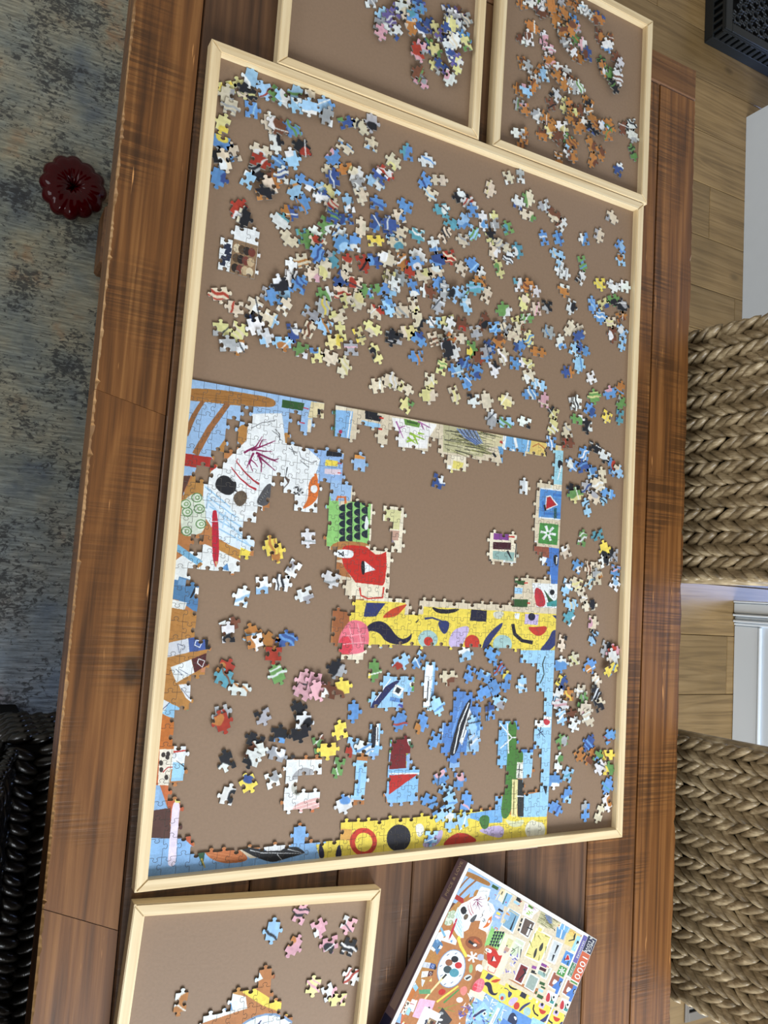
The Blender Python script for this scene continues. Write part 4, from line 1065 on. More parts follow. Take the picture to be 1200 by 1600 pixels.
# ------------------------------------------------------------------ loose pieces: pixel in a crop, then main colour and second colour
LOOSE = [
 ('main', 320, 90, 4.0, '290,110lw 125,185ay 140,240ce 155,315ce 225,190ac 265,215ka 375,205lr 290,325bl 450,230gl 490,265wl 575,205lg 565,315lw 655,235cw 640,330lw 755,275lb 765,380ew 880,405dg 970,430ck 1045,390ek 410,405cw 450,430nw 545,440bg 115,415ay 100,525by 185,600cb 75,610ke 120,650cw 85,745bd 440,530wk 350,580cw 610,565kr 545,630lw 455,665bl 335,700ke 270,765lw 335,650rw 435,755on 485,745wd 405,810ce 360,860ko 870,555cb 1040,545cl 800,620bp 885,695oa 795,705cc 805,755dw 945,745wc 955,805ew 960,870cc 1180,650ca 1130,720rw 1065,780lw 1095,750dw 630,780bw 560,820lo 715,840lw 735,885wd 800,840al 610,905bo 790,945cr 900,920lw 1075,915bd 540,960do 475,1020wt 215,945rw 240,1000kc 530,1130cc 610,1115tg 650,1150gg 715,1100wg 755,1045gw 785,1000dg 885,1010db 840,1090wb 850,1165bl 940,1165bw 705,1165cr 975,1060cc 1065,1030db 1140,1050dw 1060,1145ya 1190,1140lw'),
 ('main', 600, 190, 4.0, '150,200bt 270,250wb 255,365bd 345,365cc 300,450cl 360,545tw 480,470kw 530,520wr 545,570bb 415,630tt 495,620lb 620,620wb 690,620ea 775,670gt 560,690lg 140,525bb 100,590cb 100,680cc 30,650dw 75,760ct 215,705tw 380,710ck 500,735ce 315,775wb 215,840ww 340,865db 410,840rc 110,865ow 20,860ww 160,920rr 190,890bw 245,955ca 325,940cw 490,920cc 555,895bl 600,960wc 600,1000on 95,975ek 30,1000ag 45,1040lw 185,1045bw 275,1060nw 345,1020bb 375,1060ew 430,1090lk 500,1075lg 560,1040tl 640,1090cc 515,1150lw 25,1150lb 185,1140ca 115,1190ce 340,1150ew 660,420ca 775,350cw 855,325ew 840,505wd 905,480cg 900,585cg 1005,520ew 1065,580nc 1110,645wn 1000,735bw 1090,730bd 1085,830lc 1095,905wl 1120,950we 670,720ka 685,800cw 735,775ce 780,845wk 835,805tw 720,920ag 840,1020wt 900,1035on 930,1065wo 1130,1050ow 880,1130ac 955,1170cp 1020,1150ke 1170,1150wk 750,1180gw'),
 ('main', 320, 380, 4.0, '540,160ww 610,110co 695,75bd 785,100te 680,195cp 750,165ca 890,130cr 985,120rk 1065,100db 1135,100cw 850,220dc 945,245cr 1150,220ca 1180,265ww 550,225wk 500,290lb 590,270bd 470,260kw 400,320ew 430,340bb 95,315cr 195,400cr 310,390cw 490,405cw 405,470cl 310,480kd 310,520ww 100,540ae 210,545ac 365,585wl 550,550dw 490,620lo 200,640ow 140,640ew 750,320gw 850,310cr 955,360ca 1020,300gb 1100,290bg 1145,400lb 1070,430cr 660,440el 740,400ey 840,450ca 650,540cn 755,515lo 850,560ay 805,620ay 965,570ay 1050,530ac 915,665ep 1070,690ak 610,670gw 695,700ab 785,710cc 865,770ca 1080,890cw 1165,855ca 1170,590ke 890,370ac'),
 ('main', 600, 440, 4.0, '210,240ck 320,255lw 405,245ag 405,280ww 485,265nr 575,310ec 625,250nk 685,285bl 760,290ec 830,260ac 890,230gw 850,290cn 810,345cc 905,355ab 965,440oo 150,310ac 215,360bd 70,350ke 310,360cn 375,360cw 400,370ro 465,355cc 210,465bo 420,440wr 375,430kw 545,415gy 600,470nr 660,410db 720,370on 740,460cw 635,450eb 850,415bd 360,540ag 450,555lb 510,505db 580,565bd 510,620bb 685,540wk 815,510bb 890,510aw 905,590cw 970,645lw 915,705bw 1005,750pc 1030,315eb 1160,290cc 1110,385wb 1190,430lw 1150,565do 40,625cw 130,665ca 285,615ca 280,710ac 145,775ag 440,700ca 560,735wk 640,745cc 765,745ac 675,860ew 760,880lg 885,880wk 1065,825ak 1055,905aw 1045,1000bw 1150,940ce 1140,1010nr 1185,760we'),
 ('main', 820, 260, 4.0, '540,320ce 465,430ce 375,455bw 595,500bl 605,585lo 360,600gb 350,700wk 475,730ya 555,745we 625,750ww 550,830gk 610,870ke 420,865bl 490,860ad 475,940bw 540,970ca 600,940on 550,1050nw 615,1030lw 610,1105lb 345,1030ca 335,1075db 365,1145bd 340,1235lb 420,1320ww 535,1420bp 600,1395ob 435,1440ga 600,1470ge 320,1480wk 405,1525bd 515,1560ya 595,1560td 330,1580gw'),
 ('main', 820, 640, 4.442, '435,115kw 410,310bw 480,260kk 560,320wk 335,380bw 405,400db 470,440bl 540,465cc 605,400br 635,430lc 500,520cw 430,545ed 345,555kd 345,595ga 550,600lk 480,610ce 430,680lk 570,580bl 400,900gw 510,870tk 555,970yk 620,1010ek 290,985cw 550,1060wk 370,1090bw 450,1090cn 510,1125co 635,1115bp 625,1215wl 290,1225lw 365,1205ca 450,1200cl 495,1170ce 400,1285cw 320,1345lc 450,1360ck 310,1450tw 470,1475cp'),
 ('main', 820, 960, 4.326, '465,150lk 255,185ck 545,225ek 595,255pr 585,295wc 565,370yb 245,340bw 335,310ca 440,350bo 250,460dy 230,550wl 295,550oy 380,520cw 480,460cw 470,540kw 490,610kc 385,590ge 400,640cp 410,695cw 235,610wp 235,690lw 320,690nw 330,740ww 250,865ge 230,1000wg 295,1085lt 200,1125bw 290,1230bl 205,1315bd 410,1330be 505,1345cc 570,1270wo 585,1155bt 580,1050gy 560,950yn 585,830br 435,870db 370,945oo 445,960on 490,965gb 500,1030wc'),
 ('main', 240, 880, 3.75, '520,205wl 635,130wl 755,115wk 890,180we 1045,90we 820,30we 440,365nw 435,415wk 580,420ol 690,455on 700,530rr 780,450db 590,455wo 420,620ro 410,670tn 505,740wo 725,650gw 400,880er 400,930ro 640,895ek 850,870kk 875,930wk 850,990kk 730,1010kb 600,1040kk 600,1100wn 570,1140wk 725,1120ew 435,1165kw 970,1060gn 1020,1090yy 1100,985yy 1075,620ke 1105,730yn 1170,870bb 1165,1070lr 1085,1190gg 880,690pp 940,690pp 870,755pp 955,745pp 1010,750nw'),
 ('main', 0, 0, 1.0, '684,752dw 482,841we 432,862yo 424,855yo'),
 ('main', 220, 1100, 3.75, '630,465yd 770,445we 510,540wk'),
 ('main', 500, 1000, 3.158, '400,105lr 490,95bl 635,180cn 715,75lw 850,70bb 740,165bb 810,180bl 880,140br 920,205by 860,235bb 1000,225lw 890,305le 810,265bb 840,360bd 395,400br 500,410bo 565,490bb 575,325lb 755,420lb 755,500lw 215,530wb 120,810wb 600,675bp 685,690bp 620,740lb 640,790lb 540,795bb 720,800bp 590,855lb 640,890lw 700,890lw 545,970lb 265,150gy'),
 ('left', 560, 0, 5.714, '100,5we 220,150lv 270,170vw 330,110vd 370,100wc 195,235ew 190,300pp 335,290wd 470,60aw 480,20ag 520,40dv 515,90bt 460,180bt 420,215cw 465,270oo 545,280dw 630,230dv 690,280aw 730,340vd 795,105dw 810,155wa 925,120vn 955,170ec 870,200we 880,265we 800,250aw 790,290dw 830,395wc 920,360bg 935,420ag 625,410dg 680,450ag 550,430pe 520,480rp 780,460wd 800,520wl 700,590ae 740,600dv 840,555vd 865,610aw 800,700wp 555,720pe 530,670ng 400,5aw'),
 ('right', 780, 0, 5.0, '180,20on 220,15we 300,20gw 350,10we 320,90nw 395,55ro 480,50ew 550,5on 605,40on 650,85wl 685,130we 445,150oy 495,110rn 575,155bl 590,210ep 790,135dn 745,180on 260,210ow 480,235wa 490,270on 560,230on 600,320go 190,300nw 230,310wn 350,305pw 375,375pw 510,350ew 540,410wn 610,450on 655,365wp 680,440dn 780,270ny 860,310rn 840,360wb 180,490on 215,530ew 315,555ro 350,595lw 380,480wr 405,500rp 450,555wn 430,610oo 530,570wn 580,640on 500,640wn 610,690wg 540,700ew 500,690rn 285,640we 250,665on 160,700on 205,710lp 440,745wk 400,815nk 160,820eg 195,850rp 805,490gk 835,550gk 865,610gk 890,690kg 800,545ow 900,620wr 915,455nr 935,510we 700,800oy 690,850wk 700,900rw 510,820aw 550,840on 560,890ya 620,860nn 545,940on 305,905we 350,920on 430,980oy 400,1020ya 490,990wa 580,1020oo 660,970rw 720,1010kd 760,980on 800,1010wl 860,980og 820,1080og 340,1050on 540,1090gw 450,1090nn 560,1130on 715,1130on 790,1190on 730,1250on 535,1190wl 555,1225or 465,1235ow 165,1100on 190,1075rn 145,1050we 975,1000nk 1040,965wk 1045,1060we 1045,1190gk 935,1330dw'),
 ('front', 160, 1340, 2.609, '695,300lk 810,235pk 880,285pw 1005,270pw 780,360po 930,350pk 1005,365kw 1015,485wr 860,525ap 920,550wp 965,580ap 320,590ow'),
]
PAL = {'w': ('white', (232, 236, 236)), 'l': ('sky blue', (160, 204, 238)), 'b': ('blue', (104, 154, 212)), 'd': ('navy', (66, 90, 150)), 'k': ('black', (38, 40, 46)), 'c': ('cream', (222, 210, 186)),
       'y': ('yellow', (236, 214, 96)), 'g': ('green', (108, 152, 90)), 'o': ('orange', (186, 126, 70)), 'r': ('red', (172, 66, 52)), 'p': ('pink', (222, 172, 184)), 't': ('teal', (96, 160, 178)),
       'n': ('brown', (118, 76, 58)), 'e': ('grey', (168, 172, 176)), 'v': ('violet', (112, 100, 160)), 'a': ('pale yellow', (222, 216, 152))}
items = []
for zone, ox, oy, sc, s in LOOSE:
    for x, y, c1, c2 in re.findall(r'(\d+),(\d+)([a-z])([a-z])', s):
        p = at(ox + int(x) / sc, oy + int(y) / sc)
        if zone == 'right':
            c1, c2 = c1.replace('r', 'o').replace('y', 'o'), c2.replace('r', 'n').replace('y', 'o')
        q = [p[0], p[1]]
        if zone == 'main':
            q = [min(max(q[0], MX0 + RIM + .0125), MX1 - RIM - .0125), min(max(q[1], MY0 + RIM + .0125), MY1 - RIM - .0125)]
        items.append([zone, q[0], q[1], c1, c2, ox + int(x) / sc])

# a sheet of small prints, one square per loose piece
NS = 28
CS = 36
sheet = np.zeros((NS * CS, NS * CS, 3), np.float32)
Y, X = np.mgrid[0:CS, 0:CS]
X = (X + .5) / CS - .5; Y = (Y + .5) / CS - .5
for k, it in enumerate(items):
    a, b_ = np.array(PAL[it[3]][1], float), np.array(PAL[it[4]][1], float)
    a = np.clip(a * rng.uniform(.93, 1.05) * rng.uniform(.985, 1.015, 3), 0, 250); b_ = np.clip(b_ * rng.uniform(.93, 1.05) * rng.uniform(.985, 1.015, 3), 0, 250)
    t = rng.rand() * 6.283
    u, v = X * math.cos(t) + Y * math.sin(t), -X * math.sin(t) + Y * math.cos(t)
    u = u + .04 * np.sin(v * rng.uniform(6, 14))
    kind = rng.randint(5)
    if kind == 0: msk = u > rng.uniform(.06, .2)
    elif kind == 1: msk = (np.abs(u) < .05) | (np.abs(u - .2) < .03)
    elif kind == 2: msk = (u - .14) ** 2 + (v * .7 - .08) ** 2 < .03
    elif kind == 3: msk = (u > .08) & (v > -.1)
    else: msk = (np.abs(u - .12 - .5 * v) < .04)
    cell = np.where(msk[..., None], b_, a)
    if kind in (0, 2) and rng.rand() < .4:
        cell = np.where((np.abs(v - .12) < .025)[..., None], np.array((236, 238, 236)) if rng.rand() < .6 else np.array((60, 64, 72)), cell)
    cell = cell * (.90 + .1 * rng.rand(CS // 4, CS // 4).repeat(4, 0).repeat(4, 1)[..., None])
    r, c = divmod(k, NS)
    sheet[r * CS:(r + 1) * CS, c * CS:(c + 1) * CS] = np.clip(cell, 0, 252)
M['prints'] = print_mat('loose_prints', to_image('loose_prints', sheet))

level = []
placed = []
for k, it in enumerate(items):
    z = 0
    for ex, ey in ((0, 0), (.009, 0), (-.009, 0), (0, .011), (0, -.011)):
        ci, cj = int((it[1] + ex) // PW), int((it[2] + ey) // PH)
        if it[0] == 'main' and 0 <= ci < NC and 0 <= cj < NR and present[ci, cj]: z = 1
    for (x, y, l) in placed:
        d = math.hypot(it[1] - x, it[2] - y)
        if d < .0185: z = max(z, l + 1)
    z = min(z, 4)
    placed.append((it[1], it[2], z)); level.append(z)


def loose_outline():
    w, h = PW * rng.uniform(.94, 1.06) / 2, PH * rng.uniform(.94, 1.05) / 2
    C4 = [(-w, -h), (w, -h), (w, h), (-w, h)]
    sg = [[1, -1, 1, -1], [1, 1, -1, -1], [-1, -1, -1, 1], [1, -1, 1, 1], [-1, 1, -1, 1], [-1, -1, 1, 1], [1, -1, -1, -1], [1, 1, 1, 1]][rng.randint(8)]
    P = []
    for e in range(4):
        P += knob(C4[e], C4[(e + 1) % 4], -sg[e], rng.uniform(-.07, .07), rng.uniform(1.0, 1.14))
    return np.array(P)


def dist(k): return math.sqrt((items[k][1] - CAM[0]) ** 2 + (items[k][2] - CAM[1]) ** 2 + CAM[2] ** 2)


order = sorted(range(len(items)), key=dist)
single = set(order[:292])


def place_name(it):
    z, x, y = it[0], it[1], it[2]
    if z == 'left': return 'in the left back tray'
    if z == 'right': return 'in the right back tray'
    if z == 'front': return 'in the small front tray'
    if x > .575 and y < .56: return "in the big tray's right margin"
    if y < .2: return 'among the sea and shell pieces'
    if y < .575: return 'inside the unfinished puzzle'
    if y > .80: return 'near the top left tray corner'
    if x < .2: return "in the upper scatter's left third"
    if x < .38: return "in the upper scatter's middle third"
    return "in the upper scatter's right third"


groups = {}
for k in single:
    it = items[k]
    groups.setdefault((it[3], it[4], place_name(it)), []).append(k)
ORD = ['first', 'second', 'third', 'fourth', 'fifth', 'sixth', 'seventh', 'eighth', 'ninth', 'tenth']
labels = {}
for (c1, c2, pl), ks in groups.items():
    col = PAL[c1][0] if c1 == c2 else '%s and %s' % (PAL[c1][0], PAL[c2][0])
    ks.sort(key=lambda k: items[k][5])
    for n, k in enumerate(ks):
        kind = '%s jigsaw piece' % (col if c1 != c2 else 'plain ' + col)
        if len(ks) == 1: labels[k] = kind + ' ' + pl
        elif n == 0: labels[k] = 'leftmost ' + kind + ' ' + pl
        elif n == len(ks) - 1: labels[k] = 'rightmost ' + kind + ' ' + pl
        else: labels[k] = '%s %s from left %s' % (ORD[n], kind, pl)
bm_rest = bmesh.new()
for k, it in enumerate(items):
    P = loose_outline()
    ext = np.abs(P).max() * 1.02
    r, c = divmod(k, NS)
    uv = np.stack([(c + .5 + P[:, 0] / ext * .45) / NS, (r + .5 + P[:, 1] / ext * .45) / NS], 1)
    ang = rng.choice([0, 1, 2, 3]) * math.pi / 2 + rng.uniform(-.55, .55)
    if k >= len(items) and False: ang = 0
    z = ROOM_Z - .0001 + .0021 * level[k]
    me = piece_mesh('jigsaw_piece', P, uv, mats=(M['prints'], M['card']))
    tilt = (rng.uniform(-.1, .1), rng.uniform(-.1, .1)) if level[k] else (0, 0)
    if k in single:
        o = link_mesh('jigsaw_piece', me, None, (it[1], it[2], z), (tilt[0], tilt[1], ang))
        tag(o, labels[k], 'puzzle piece', 'loose jigsaw pieces')
    else:
        me.transform(Matrix.Translation((it[1], it[2], z)) @ Matrix.Rotation(ang, 4, 'Z') @ Matrix.Rotation(tilt[0], 4, 'X'))
        bm_rest.from_mesh(me)
        bpy.data.meshes.remove(me)
me = bpy.data.meshes.new('far_pieces'); bm_rest.to_mesh(me); bm_rest.free()
me.materials.append(M['prints']); me.materials.append(M['card'])
tag(link_mesh('jigsaw_pieces', me), 'remaining loose jigsaw pieces scattered in the far half and back trays', 'puzzle pieces', None, 'stuff')
print('LOOSE', len(items))


# ------------------------------------------------------------------ puzzle box lid on the table
def text_mesh(name, s, size, mat, parent, mw, extrude=.00015, spacing=1.0, leading=1.0):
    cu = bpy.data.curves.new(name + '_curve', 'FONT')
    cu.body = s; cu.size = size; cu.extrude = extrude; cu.align_x = 'CENTER'; cu.align_y = 'CENTER'
    cu.space_character = spacing; cu.space_line = leading; cu.resolution_u = 3
    tmp = bpy.data.objects.new(name, cu); COL.objects.link(tmp)
    dg = bpy.context.evaluated_depsgraph_get()
    me = bpy.data.meshes.new_from_object(tmp.evaluated_get(dg))
    bpy.data.objects.remove(tmp); bpy.data.curves.remove(cu)
    me.name = name
    me.materials.clear(); me.materials.append(mat)
    o = link_mesh(name, me, parent)
    o.matrix_local = mw
    return o


BH = BOX_H + .010
boxr = empty('puzzle_box', (b_tl[0], b_tl[1], TOP + .0004), b_rot)
tag(boxr, 'thin colourful cardboard puzzle box printed 1000 lying tilted on the table', 'box')
SZ = b_len
bm = bmesh.new(); box(bm, 0, SZ, -SZ, 0, 0, BH - .0008, bevel=.0006)
body = bm_obj('side_wall', bm, M['plum'], boxr)
bm = bmesh.new(); box(bm, .0002, SZ - .0002, -SZ + .0002, -.0002, BH - .0008, BH - .0003, bevel=.0002)
bm_obj('lid_top', bm, M['boxwhite'], boxr)


def sheet_quad(name, x0, x1, d0, d1, mat, uv=None, z=0.0):
    me = bpy.data.meshes.new(name)
    t = .0003 + z
    v = [(x0, -d1, BH - .0003), (x1, -d1, BH - .0003), (x1, -d0, BH - .0003), (x0, -d0, BH - .0003)]
    v += [(p[0], p[1], BH - .0003 + t) for p in v]
    me.from_pydata(v, [], [(4, 5, 6, 7), (0, 1, 5, 4), (1, 2, 6, 5), (2, 3, 7, 6), (3, 0, 4, 7)])
    lay = me.uv_layers.new(name='UVMap')
    if uv:
        for k, q in enumerate(((uv[0], uv[1]), (uv[2], uv[1]), (uv[2], uv[3]), (uv[0], uv[3]))): lay.data[k].uv = q
    me.materials.append(mat)
    return link_mesh(name, me, boxr)


mg = .006
AS = ART_L - mg
dmax = SZ - .003
sheet_quad('picture_panel', mg, ART_L, mg, dmax, M['print'], (0, 1 - (dmax - mg) / AS, 1, 1))
s0 = ART_L + .0035
s1 = SZ - .0012
sw = s1 - s0
sheet_quad('name_strip', s0, s0 + .0085, .004, .044, M['purple'])
sheet_quad('puzzle_strip', s0, s0 + .0085, .045, .064, M['boxgreen'])
sheet_quad('logo_panel', s0 + .0095, s1, .0015, .0235, M['navy'])
sheet_quad('count_panel', s0 + .0095, s1, .0245, .0655, M['orange'])
sheet_quad('picture_strip', s0, s1, .0675, dmax, M['print'], (1 - sw / AS, 1 - (dmax - mg) / AS, 1, 1 - (.0675 - mg) / AS))
RT = Matrix.Rotation(-math.pi / 2, 4, 'Z')


def on_top(x, d): return Matrix.Translation((x, -d, BH + .0002)) @ RT


text_mesh('count_lettering', '1000', .0165, M['boxwhite'], boxr, on_top((s0 + .0095 + s1) / 2 + .0005, .045), spacing=1.12)
text_mesh('logo_lettering', 'PIECE\n& LOVE', .0072, M['boxwhite'], boxr, on_top((s0 + .0095 + s1) / 2, .0125), leading=.85)
text_mesh('name_lettering', 'SEASHORE', .0052, M['boxwhite'], boxr, on_top(s0 + .0042, .024), spacing=1.1)
text_mesh('puzzle_lettering', 'PUZZLE', .0052, M['boxwhite'], boxr, on_top(s0 + .0042, .0545))
bm = bmesh.new(); box(bm, -.0003, .0002, -.205, -.056, .004, BH - .005)
bm_obj('side_panel', bm, M['taupe'], boxr)
bm = bmesh.new(); box(bm, -.0003, .0002, -SZ + .002, -.215, .002, BH - .003)
bm_obj('side_label', bm, M['navy'], boxr)
mw = Matrix.Translation((-.0003, -.028, BH / 2)) @ Matrix(((0, 0, -1, 0), (1, 0, 0, 0), (0, -1, 0, 0), (0, 0, 0, 1)))
text_mesh('side_lettering', 'PIECE & LOVE', .0082, M['tan_label'], boxr, mw)


# ------------------------------------------------------------------ woven chairs
def braid_mesh(name, n, pitch, width, leaf_l, leaf_w, leaf_h, ang, seed, mat):
    """one plaited strand along +x, lying in the xy plane, bulging towards +z"""
    r = np.random.RandomState(seed)
    bm = bmesh.new()
    T = [-1.0, -.72, -.3, .2, .68, 1.0]
    SD = 7
    for k in range(n):
        for s in (1, -1):
            c = Vector((pitch * (k + (.5 if s < 0 else 0)) + r.uniform(-.1, .1) * pitch, s * width * .245 + r.uniform(-.03, .03) * width, leaf_h * r.uniform(.25, .45)))
            a = s * ang * r.uniform(.85, 1.15)
            ax = Vector((math.cos(a), math.sin(a), .0)); ay = Vector((-math.sin(a), math.cos(a), 0)); az = Vector((0, 0, 1))
            ln = leaf_l * r.uniform(.92, 1.1); ww = leaf_w * r.uniform(.9, 1.12); hh = leaf_h * r.uniform(.9, 1.1)
            rings = []
            for t in T:
                rr = max(0.0, 1 - abs(t) ** 2.2) ** .62
                bend = -.18 * ln * t * t * s * .3
                lift = hh * .5 * (t if s else t) * .55
                p = c + ax * (t * ln / 2) + ay * bend + az * lift
                if abs(t) == 1.0: rings.append([bm.verts.new(p)])
                else:
                    rings.append([bm.verts.new(p + ay * (rr * ww / 2 * math.cos(2 * math.pi * q / SD)) + az * (rr * hh / 2 * (math.sin(2 * math.pi * q / SD) + .10 * math.cos(6 * math.pi * q / SD)))) for q in range(SD)])
            for i in range(len(T) - 1):
                A, B = rings[i], rings[i + 1]
                for q in range(SD):
                    if len(A) == 1: bm.faces.new((A[0], B[(q + 1) % SD], B[q]))
                    elif len(B) == 1: bm.faces.new((A[q], A[(q + 1) % SD], B[0]))
                    else: bm.faces.new((A[q], A[(q + 1) % SD], B[(q + 1) % SD], B[q]))
    bmesh.ops.recalc_face_normals(bm, faces=bm.faces)
    me = bpy.data.meshes.new(name); bm.to_mesh(me); bm.free()
    me.polygons.foreach_set('use_smooth', [True] * len(me.polygons))
    me.materials.append(mat)
    return me


def seagrass(name, dark, mid, pale, rough):
    mt, nt, b = new_mat(name)
    tc = N(nt, 'ShaderNodeTexCoord'); oi = N(nt, 'ShaderNodeObjectInfo')
    add = N(nt, 'ShaderNodeVectorMath', operation='ADD')
    nt.links.new(tc.outputs['Object'], add.inputs[0])
    cmb = N(nt, 'ShaderNodeCombineXYZ')
    for i in range(3): nt.links.new(math_n(nt, 'MULTIPLY', oi.outputs['Random'], 17.0 + i), cmb.inputs[i])
    nt.links.new(cmb.outputs[0], add.inputs[1])
    n1 = N(nt, 'ShaderNodeTexNoise', Scale=38.0, Detail=3.0)
    mp = N(nt, 'ShaderNodeMapping'); mp.inputs['Scale'].default_value = (60, 420, 300)
    nt.links.new(add.outputs[0], n1.inputs['Vector']); nt.links.new(add.outputs[0], mp.inputs['Vector'])
    n2 = N(nt, 'ShaderNodeTexNoise', Scale=1.0, Detail=3.0)
    nt.links.new(mp.outputs[0], n2.inputs['Vector'])
    g = math_n(nt, 'ADD', math_n(nt, 'MULTIPLY', n1.outputs['Fac'], .65), math_n(nt, 'MULTIPLY', n2.outputs['Fac'], .35))
    nt.links.new(ramp(nt, g, [(.3, lin(dark)), (.5, lin(mid)), (.68, lin(pale))]), b.inputs['Base Color'])
    b.inputs['Roughness'].default_value = rough
    bp = N(nt, 'ShaderNodeBump', Strength=.35, Distance=.001)
    nt.links.new(n2.outputs['Fac'], bp.inputs['Height']); nt.links.new(bp.outputs['Normal'], b.inputs['Normal'])
    return mt


M['grass'] = seagrass('seagrass_weave', (88, 74, 52), (142, 124, 94), (194, 176, 142), .36)
M['grass_dark'] = seagrass('dark_weave', (14, 12, 10), (24, 21, 17), (38, 33, 26), .26)
M['leg_wood'] = plain('chair_leg_wood', (58, 42, 30), .45, .5, .08, 60)
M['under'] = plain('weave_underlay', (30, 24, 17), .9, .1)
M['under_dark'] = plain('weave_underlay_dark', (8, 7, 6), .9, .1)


def chair(label, x, y, rz, width, weave, under, lean, n_braid, seat_kind, seed):
    c = empty('woven_chair', (x, y, 0), rz)
    tag(c, label, 'chair', 'woven chairs around the table')
    hw = width / 2
    u = Vector((-math.sin(lean), 0, math.cos(lean))); nrm = Vector((math.cos(lean), 0, math.sin(lean)))
    sh = .455                                    # seat height
    foot = Vector((0, 0, sh - .03))
    L = .53
    bw = width / n_braid
    meshes = [braid_mesh('braid', 24, .0228, bw, .058, bw * .385, .022, .47, seed + q, weave) for q in range(3)]
    R = Matrix((u, nrm.cross(u), nrm)).transposed().to_4x4()
    for k in range(n_braid):
        o = link_mesh('braid', meshes[k % 3], c)
        yy = -hw + bw * (k + .5)
        o.matrix_local = Matrix.Translation(foot + Vector((0, yy, 0)) + u * .012 * ((k * 5) % 3 - 1)) @ R
    bm = bmesh.new(); box(bm, -.004, L - .004, -hw + .012, hw - .012, -.022, -.001, bevel=.004)
    o = bm_obj('back_panel', bm, under, c); o.matrix_local = Matrix.Translation(foot) @ R
    bm = bmesh.new(); tube(bm, [(L + .006, -hw + .01, -.008), (L + .012, 0, -.01), (L + .006, hw - .01, -.008)], .016, 8)
    o = bm_obj('top_rail', bm, weave, c, smooth=True); o.matrix_local = Matrix.Translation(foot) @ R
    for s in (-1, 1):
        bm = bmesh.new(); tube(bm, [(0, s * (hw - .004), -.010), (L + .004, s * (hw - .004), -.010)], .011, 8)
        o = bm_obj('back_post', bm, weave, c, smooth=True); o.matrix_local = Matrix.Translation(foot) @ R
    # seat
    depth = .42
    bm = bmesh.new(); box(bm, .004, depth, -hw, hw, sh - .05, sh - .008, bevel=.008)
    bm_obj('seat', bm, under, c)
    sb = .074
    ns = int(depth / sb)
    sm = braid_mesh('seat_braid', int(width / .0172), .0172, sb, .043, .0175, .017, 1.12, seed + 9, weave)
    for k in range(ns):
        o = link_mesh('seat_braid', sm, c)
        o.matrix_local = Matrix.Translation((.006 + sb * (k + .5), -hw + .006, sh - .008)) @ Matrix.Rotation(math.pi / 2, 4, 'Z')
    em = braid_mesh('edge_braid', 17, .0245, .036, .04, .021, .017, .6, seed + 12, weave)
    for s in (-1, 1):
        o = link_mesh('edge_braid', em, c)
        o.matrix_local = Matrix.Translation((.004, s * (hw + .001), sh - .030)) @ Matrix.Rotation(-s * math.pi / 2, 4, 'X')
    # woven apron round the seat
    for s in (-1, 1):
        bm = bmesh.new(); box(bm, .006, depth - .02, s * (hw - .006) - .006, s * (hw - .006) + .006, .24, sh - .055, bevel=.002)
        bm_obj('apron', bm, under, c)
        for q in range(4):
            o = link_mesh('edge_braid', em, c)
            o.matrix_local = Matrix.Translation((.004, s * (hw + .001), sh - .075 - .043 * q)) @ Matrix.Rotation(-s * math.pi / 2, 4, 'X')
    for px in (.025, depth - .025):
        for s in (-1, 1):
            bm = bmesh.new(); box(bm, px - .018, px + .018, s * (hw - .024) - .018, s * (hw - .024) + .018, .0105 if x < .5 else .0005, sh - .0505, bevel=.003)
            bm_obj('leg', bm, M['leg_wood'] if x > .5 else under, c)
    return c


LEAN = math.radians(8)
xr = .93 - (.70 - .425) * math.tan(LEAN)
chair('greyish brown braided seagrass chair at the right table edge, upper of the two', xr, .6245, math.pi, .452, M['grass'], M['under'], LEAN, 11, 0, 20)
chair('greyish brown braided seagrass chair at the right table edge, lower one by the floor vent', xr + .004, -.096, math.pi + .02, .44, M['grass'], M['under'], LEAN, 11, 0, 50)
chair('shiny black woven chair on the rug at the lower left table edge', -.138, -.128, 0, .43, M['grass_dark'], M['under_dark'], LEAN, 11, 0, 80)

# ------------------------------------------------------------------ floor vent
v = empty('floor_vent', (1.835, -.70, .0003)); tag(v, 'grey metal floor vent grille in the boards below the lower woven chair', 'vent')
bm = bmesh.new()
for x0, x1, y0, y1 in ((-.062, -.046, -.145, .145), (.046, .062, -.145, .145), (-.0458, .0458, -.145, -.12), (-.0458, .0458, .12, .145)):
    box(bm, x0, x1, y0, y1, 0, .005, bevel=.001)
bm_obj('frame', bm, M['vent'], v)
bm = bmesh.new(); box(bm, -.0458, .0458, -.1198, .1198, .0002, .0006)
bm_obj('duct', bm, M['black'], v)
sl = None
for k in range(12):
    y = -.108 + k * .0195
    if sl is None:
        bm = bmesh.new(); box(bm, -.0457, .0457, -.0035, .0035, .0007, .0045, bevel=.0008)
        sl = bm_obj('slat', bm, M['vent'], v, (0, y, 0)).data
    else: link_mesh('slat', sl, v, (0, y, 0))

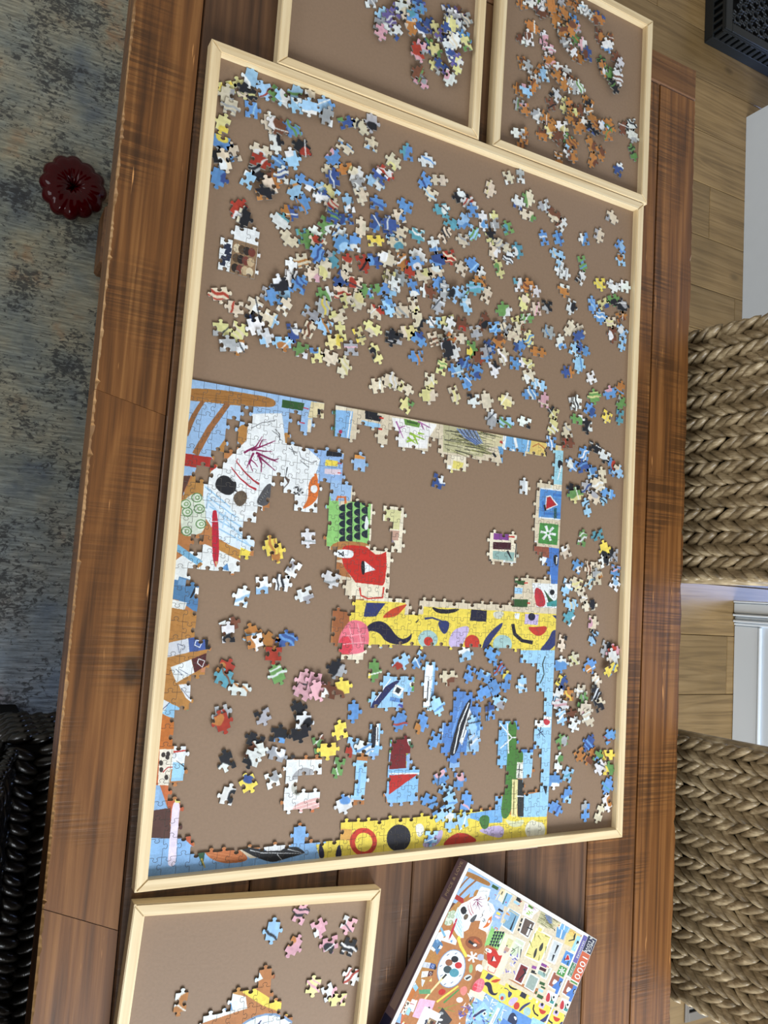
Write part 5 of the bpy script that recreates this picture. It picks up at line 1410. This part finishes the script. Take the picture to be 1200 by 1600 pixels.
# ------------------------------------------------------------------ openwork box at the far wall side
LX, LY, LW, LD, LH = 1.747, 2.18, .62, .60, .085
lt = empty('lattice_box', (LX, LY, .0005)); tag(lt, 'dark charcoal openwork plastic box with rosette cut-outs on the wooden floor', 'box')
bm = bmesh.new(); box(bm, .012, LW - .012, .012, LD - .012, .0, LH - .02)
bm_obj('dark_inside', bm, M['black'], lt)
bm = bmesh.new()
for x0, x1, y0, y1 in ((0, .03, 0, LD), (LW - .03, LW, 0, LD), (.0301, LW - .0301, 0, .03), (.0301, LW - .0301, LD - .03, LD)):
    box(bm, x0, x1, y0, y1, LH - .006, LH, bevel=.002)
bm_obj('rim', bm, M['charcoal'], lt)
for nm, horizontal in (('side_panel', 1), ('side_panel', 0)):
    bm = bmesh.new()
    ln = LW if horizontal else LD
    bars = [(0.0, ln, 0, .034), (0.0, ln, LH - .016, LH - .0062)]
    for k in range(int(ln / .026)):
        bars.append((.008 + k * .026, .024 + k * .026, .0342, LH - .0162))
    for a, b_, z0, z1 in bars:
        if horizontal: box(bm, a, b_, 0, .008, z0, z1, bevel=.001)
        else: box(bm, 0, .008, a + .0082, b_, z0, z1, bevel=.001)
    bm_obj(nm, bm, M['charcoal'], lt)
bm = bmesh.new()
sp = .058
for r in range(11):
    for q in range(11):
        cx, cy = .055 + q * sp + (sp / 2 if r % 2 else 0), .055 + r * sp * .866
        if cx > LW - .045 or cy > LD - .045: continue
        pts = [(cx + .0125 * math.cos(k * math.pi / 5), cy + .0125 * math.sin(k * math.pi / 5), LH - .006) for k in range(11)]
        tube(bm, pts, .0035, 5, cap=False)
        for k in range(6):
            a = k * math.pi / 3
            m1 = Vector((cx + .022 * math.cos(a + .32), cy + .022 * math.sin(a + .32), LH - .006)); m2 = Vector((cx + .022 * math.cos(a - .32), cy + .022 * math.sin(a - .32), LH - .006))
            p0 = Vector((cx + .014 * math.cos(a), cy + .014 * math.sin(a), LH - .006)); p1 = Vector((cx + .030 * math.cos(a), cy + .030 * math.sin(a), LH - .006))
            tube(bm, [p0, m1, p1], .0028, 4, cap=False); tube(bm, [p0, m2, p1], .0028, 4, cap=False)
bm_obj('rosette_lattice', bm, M['charcoal'], lt)
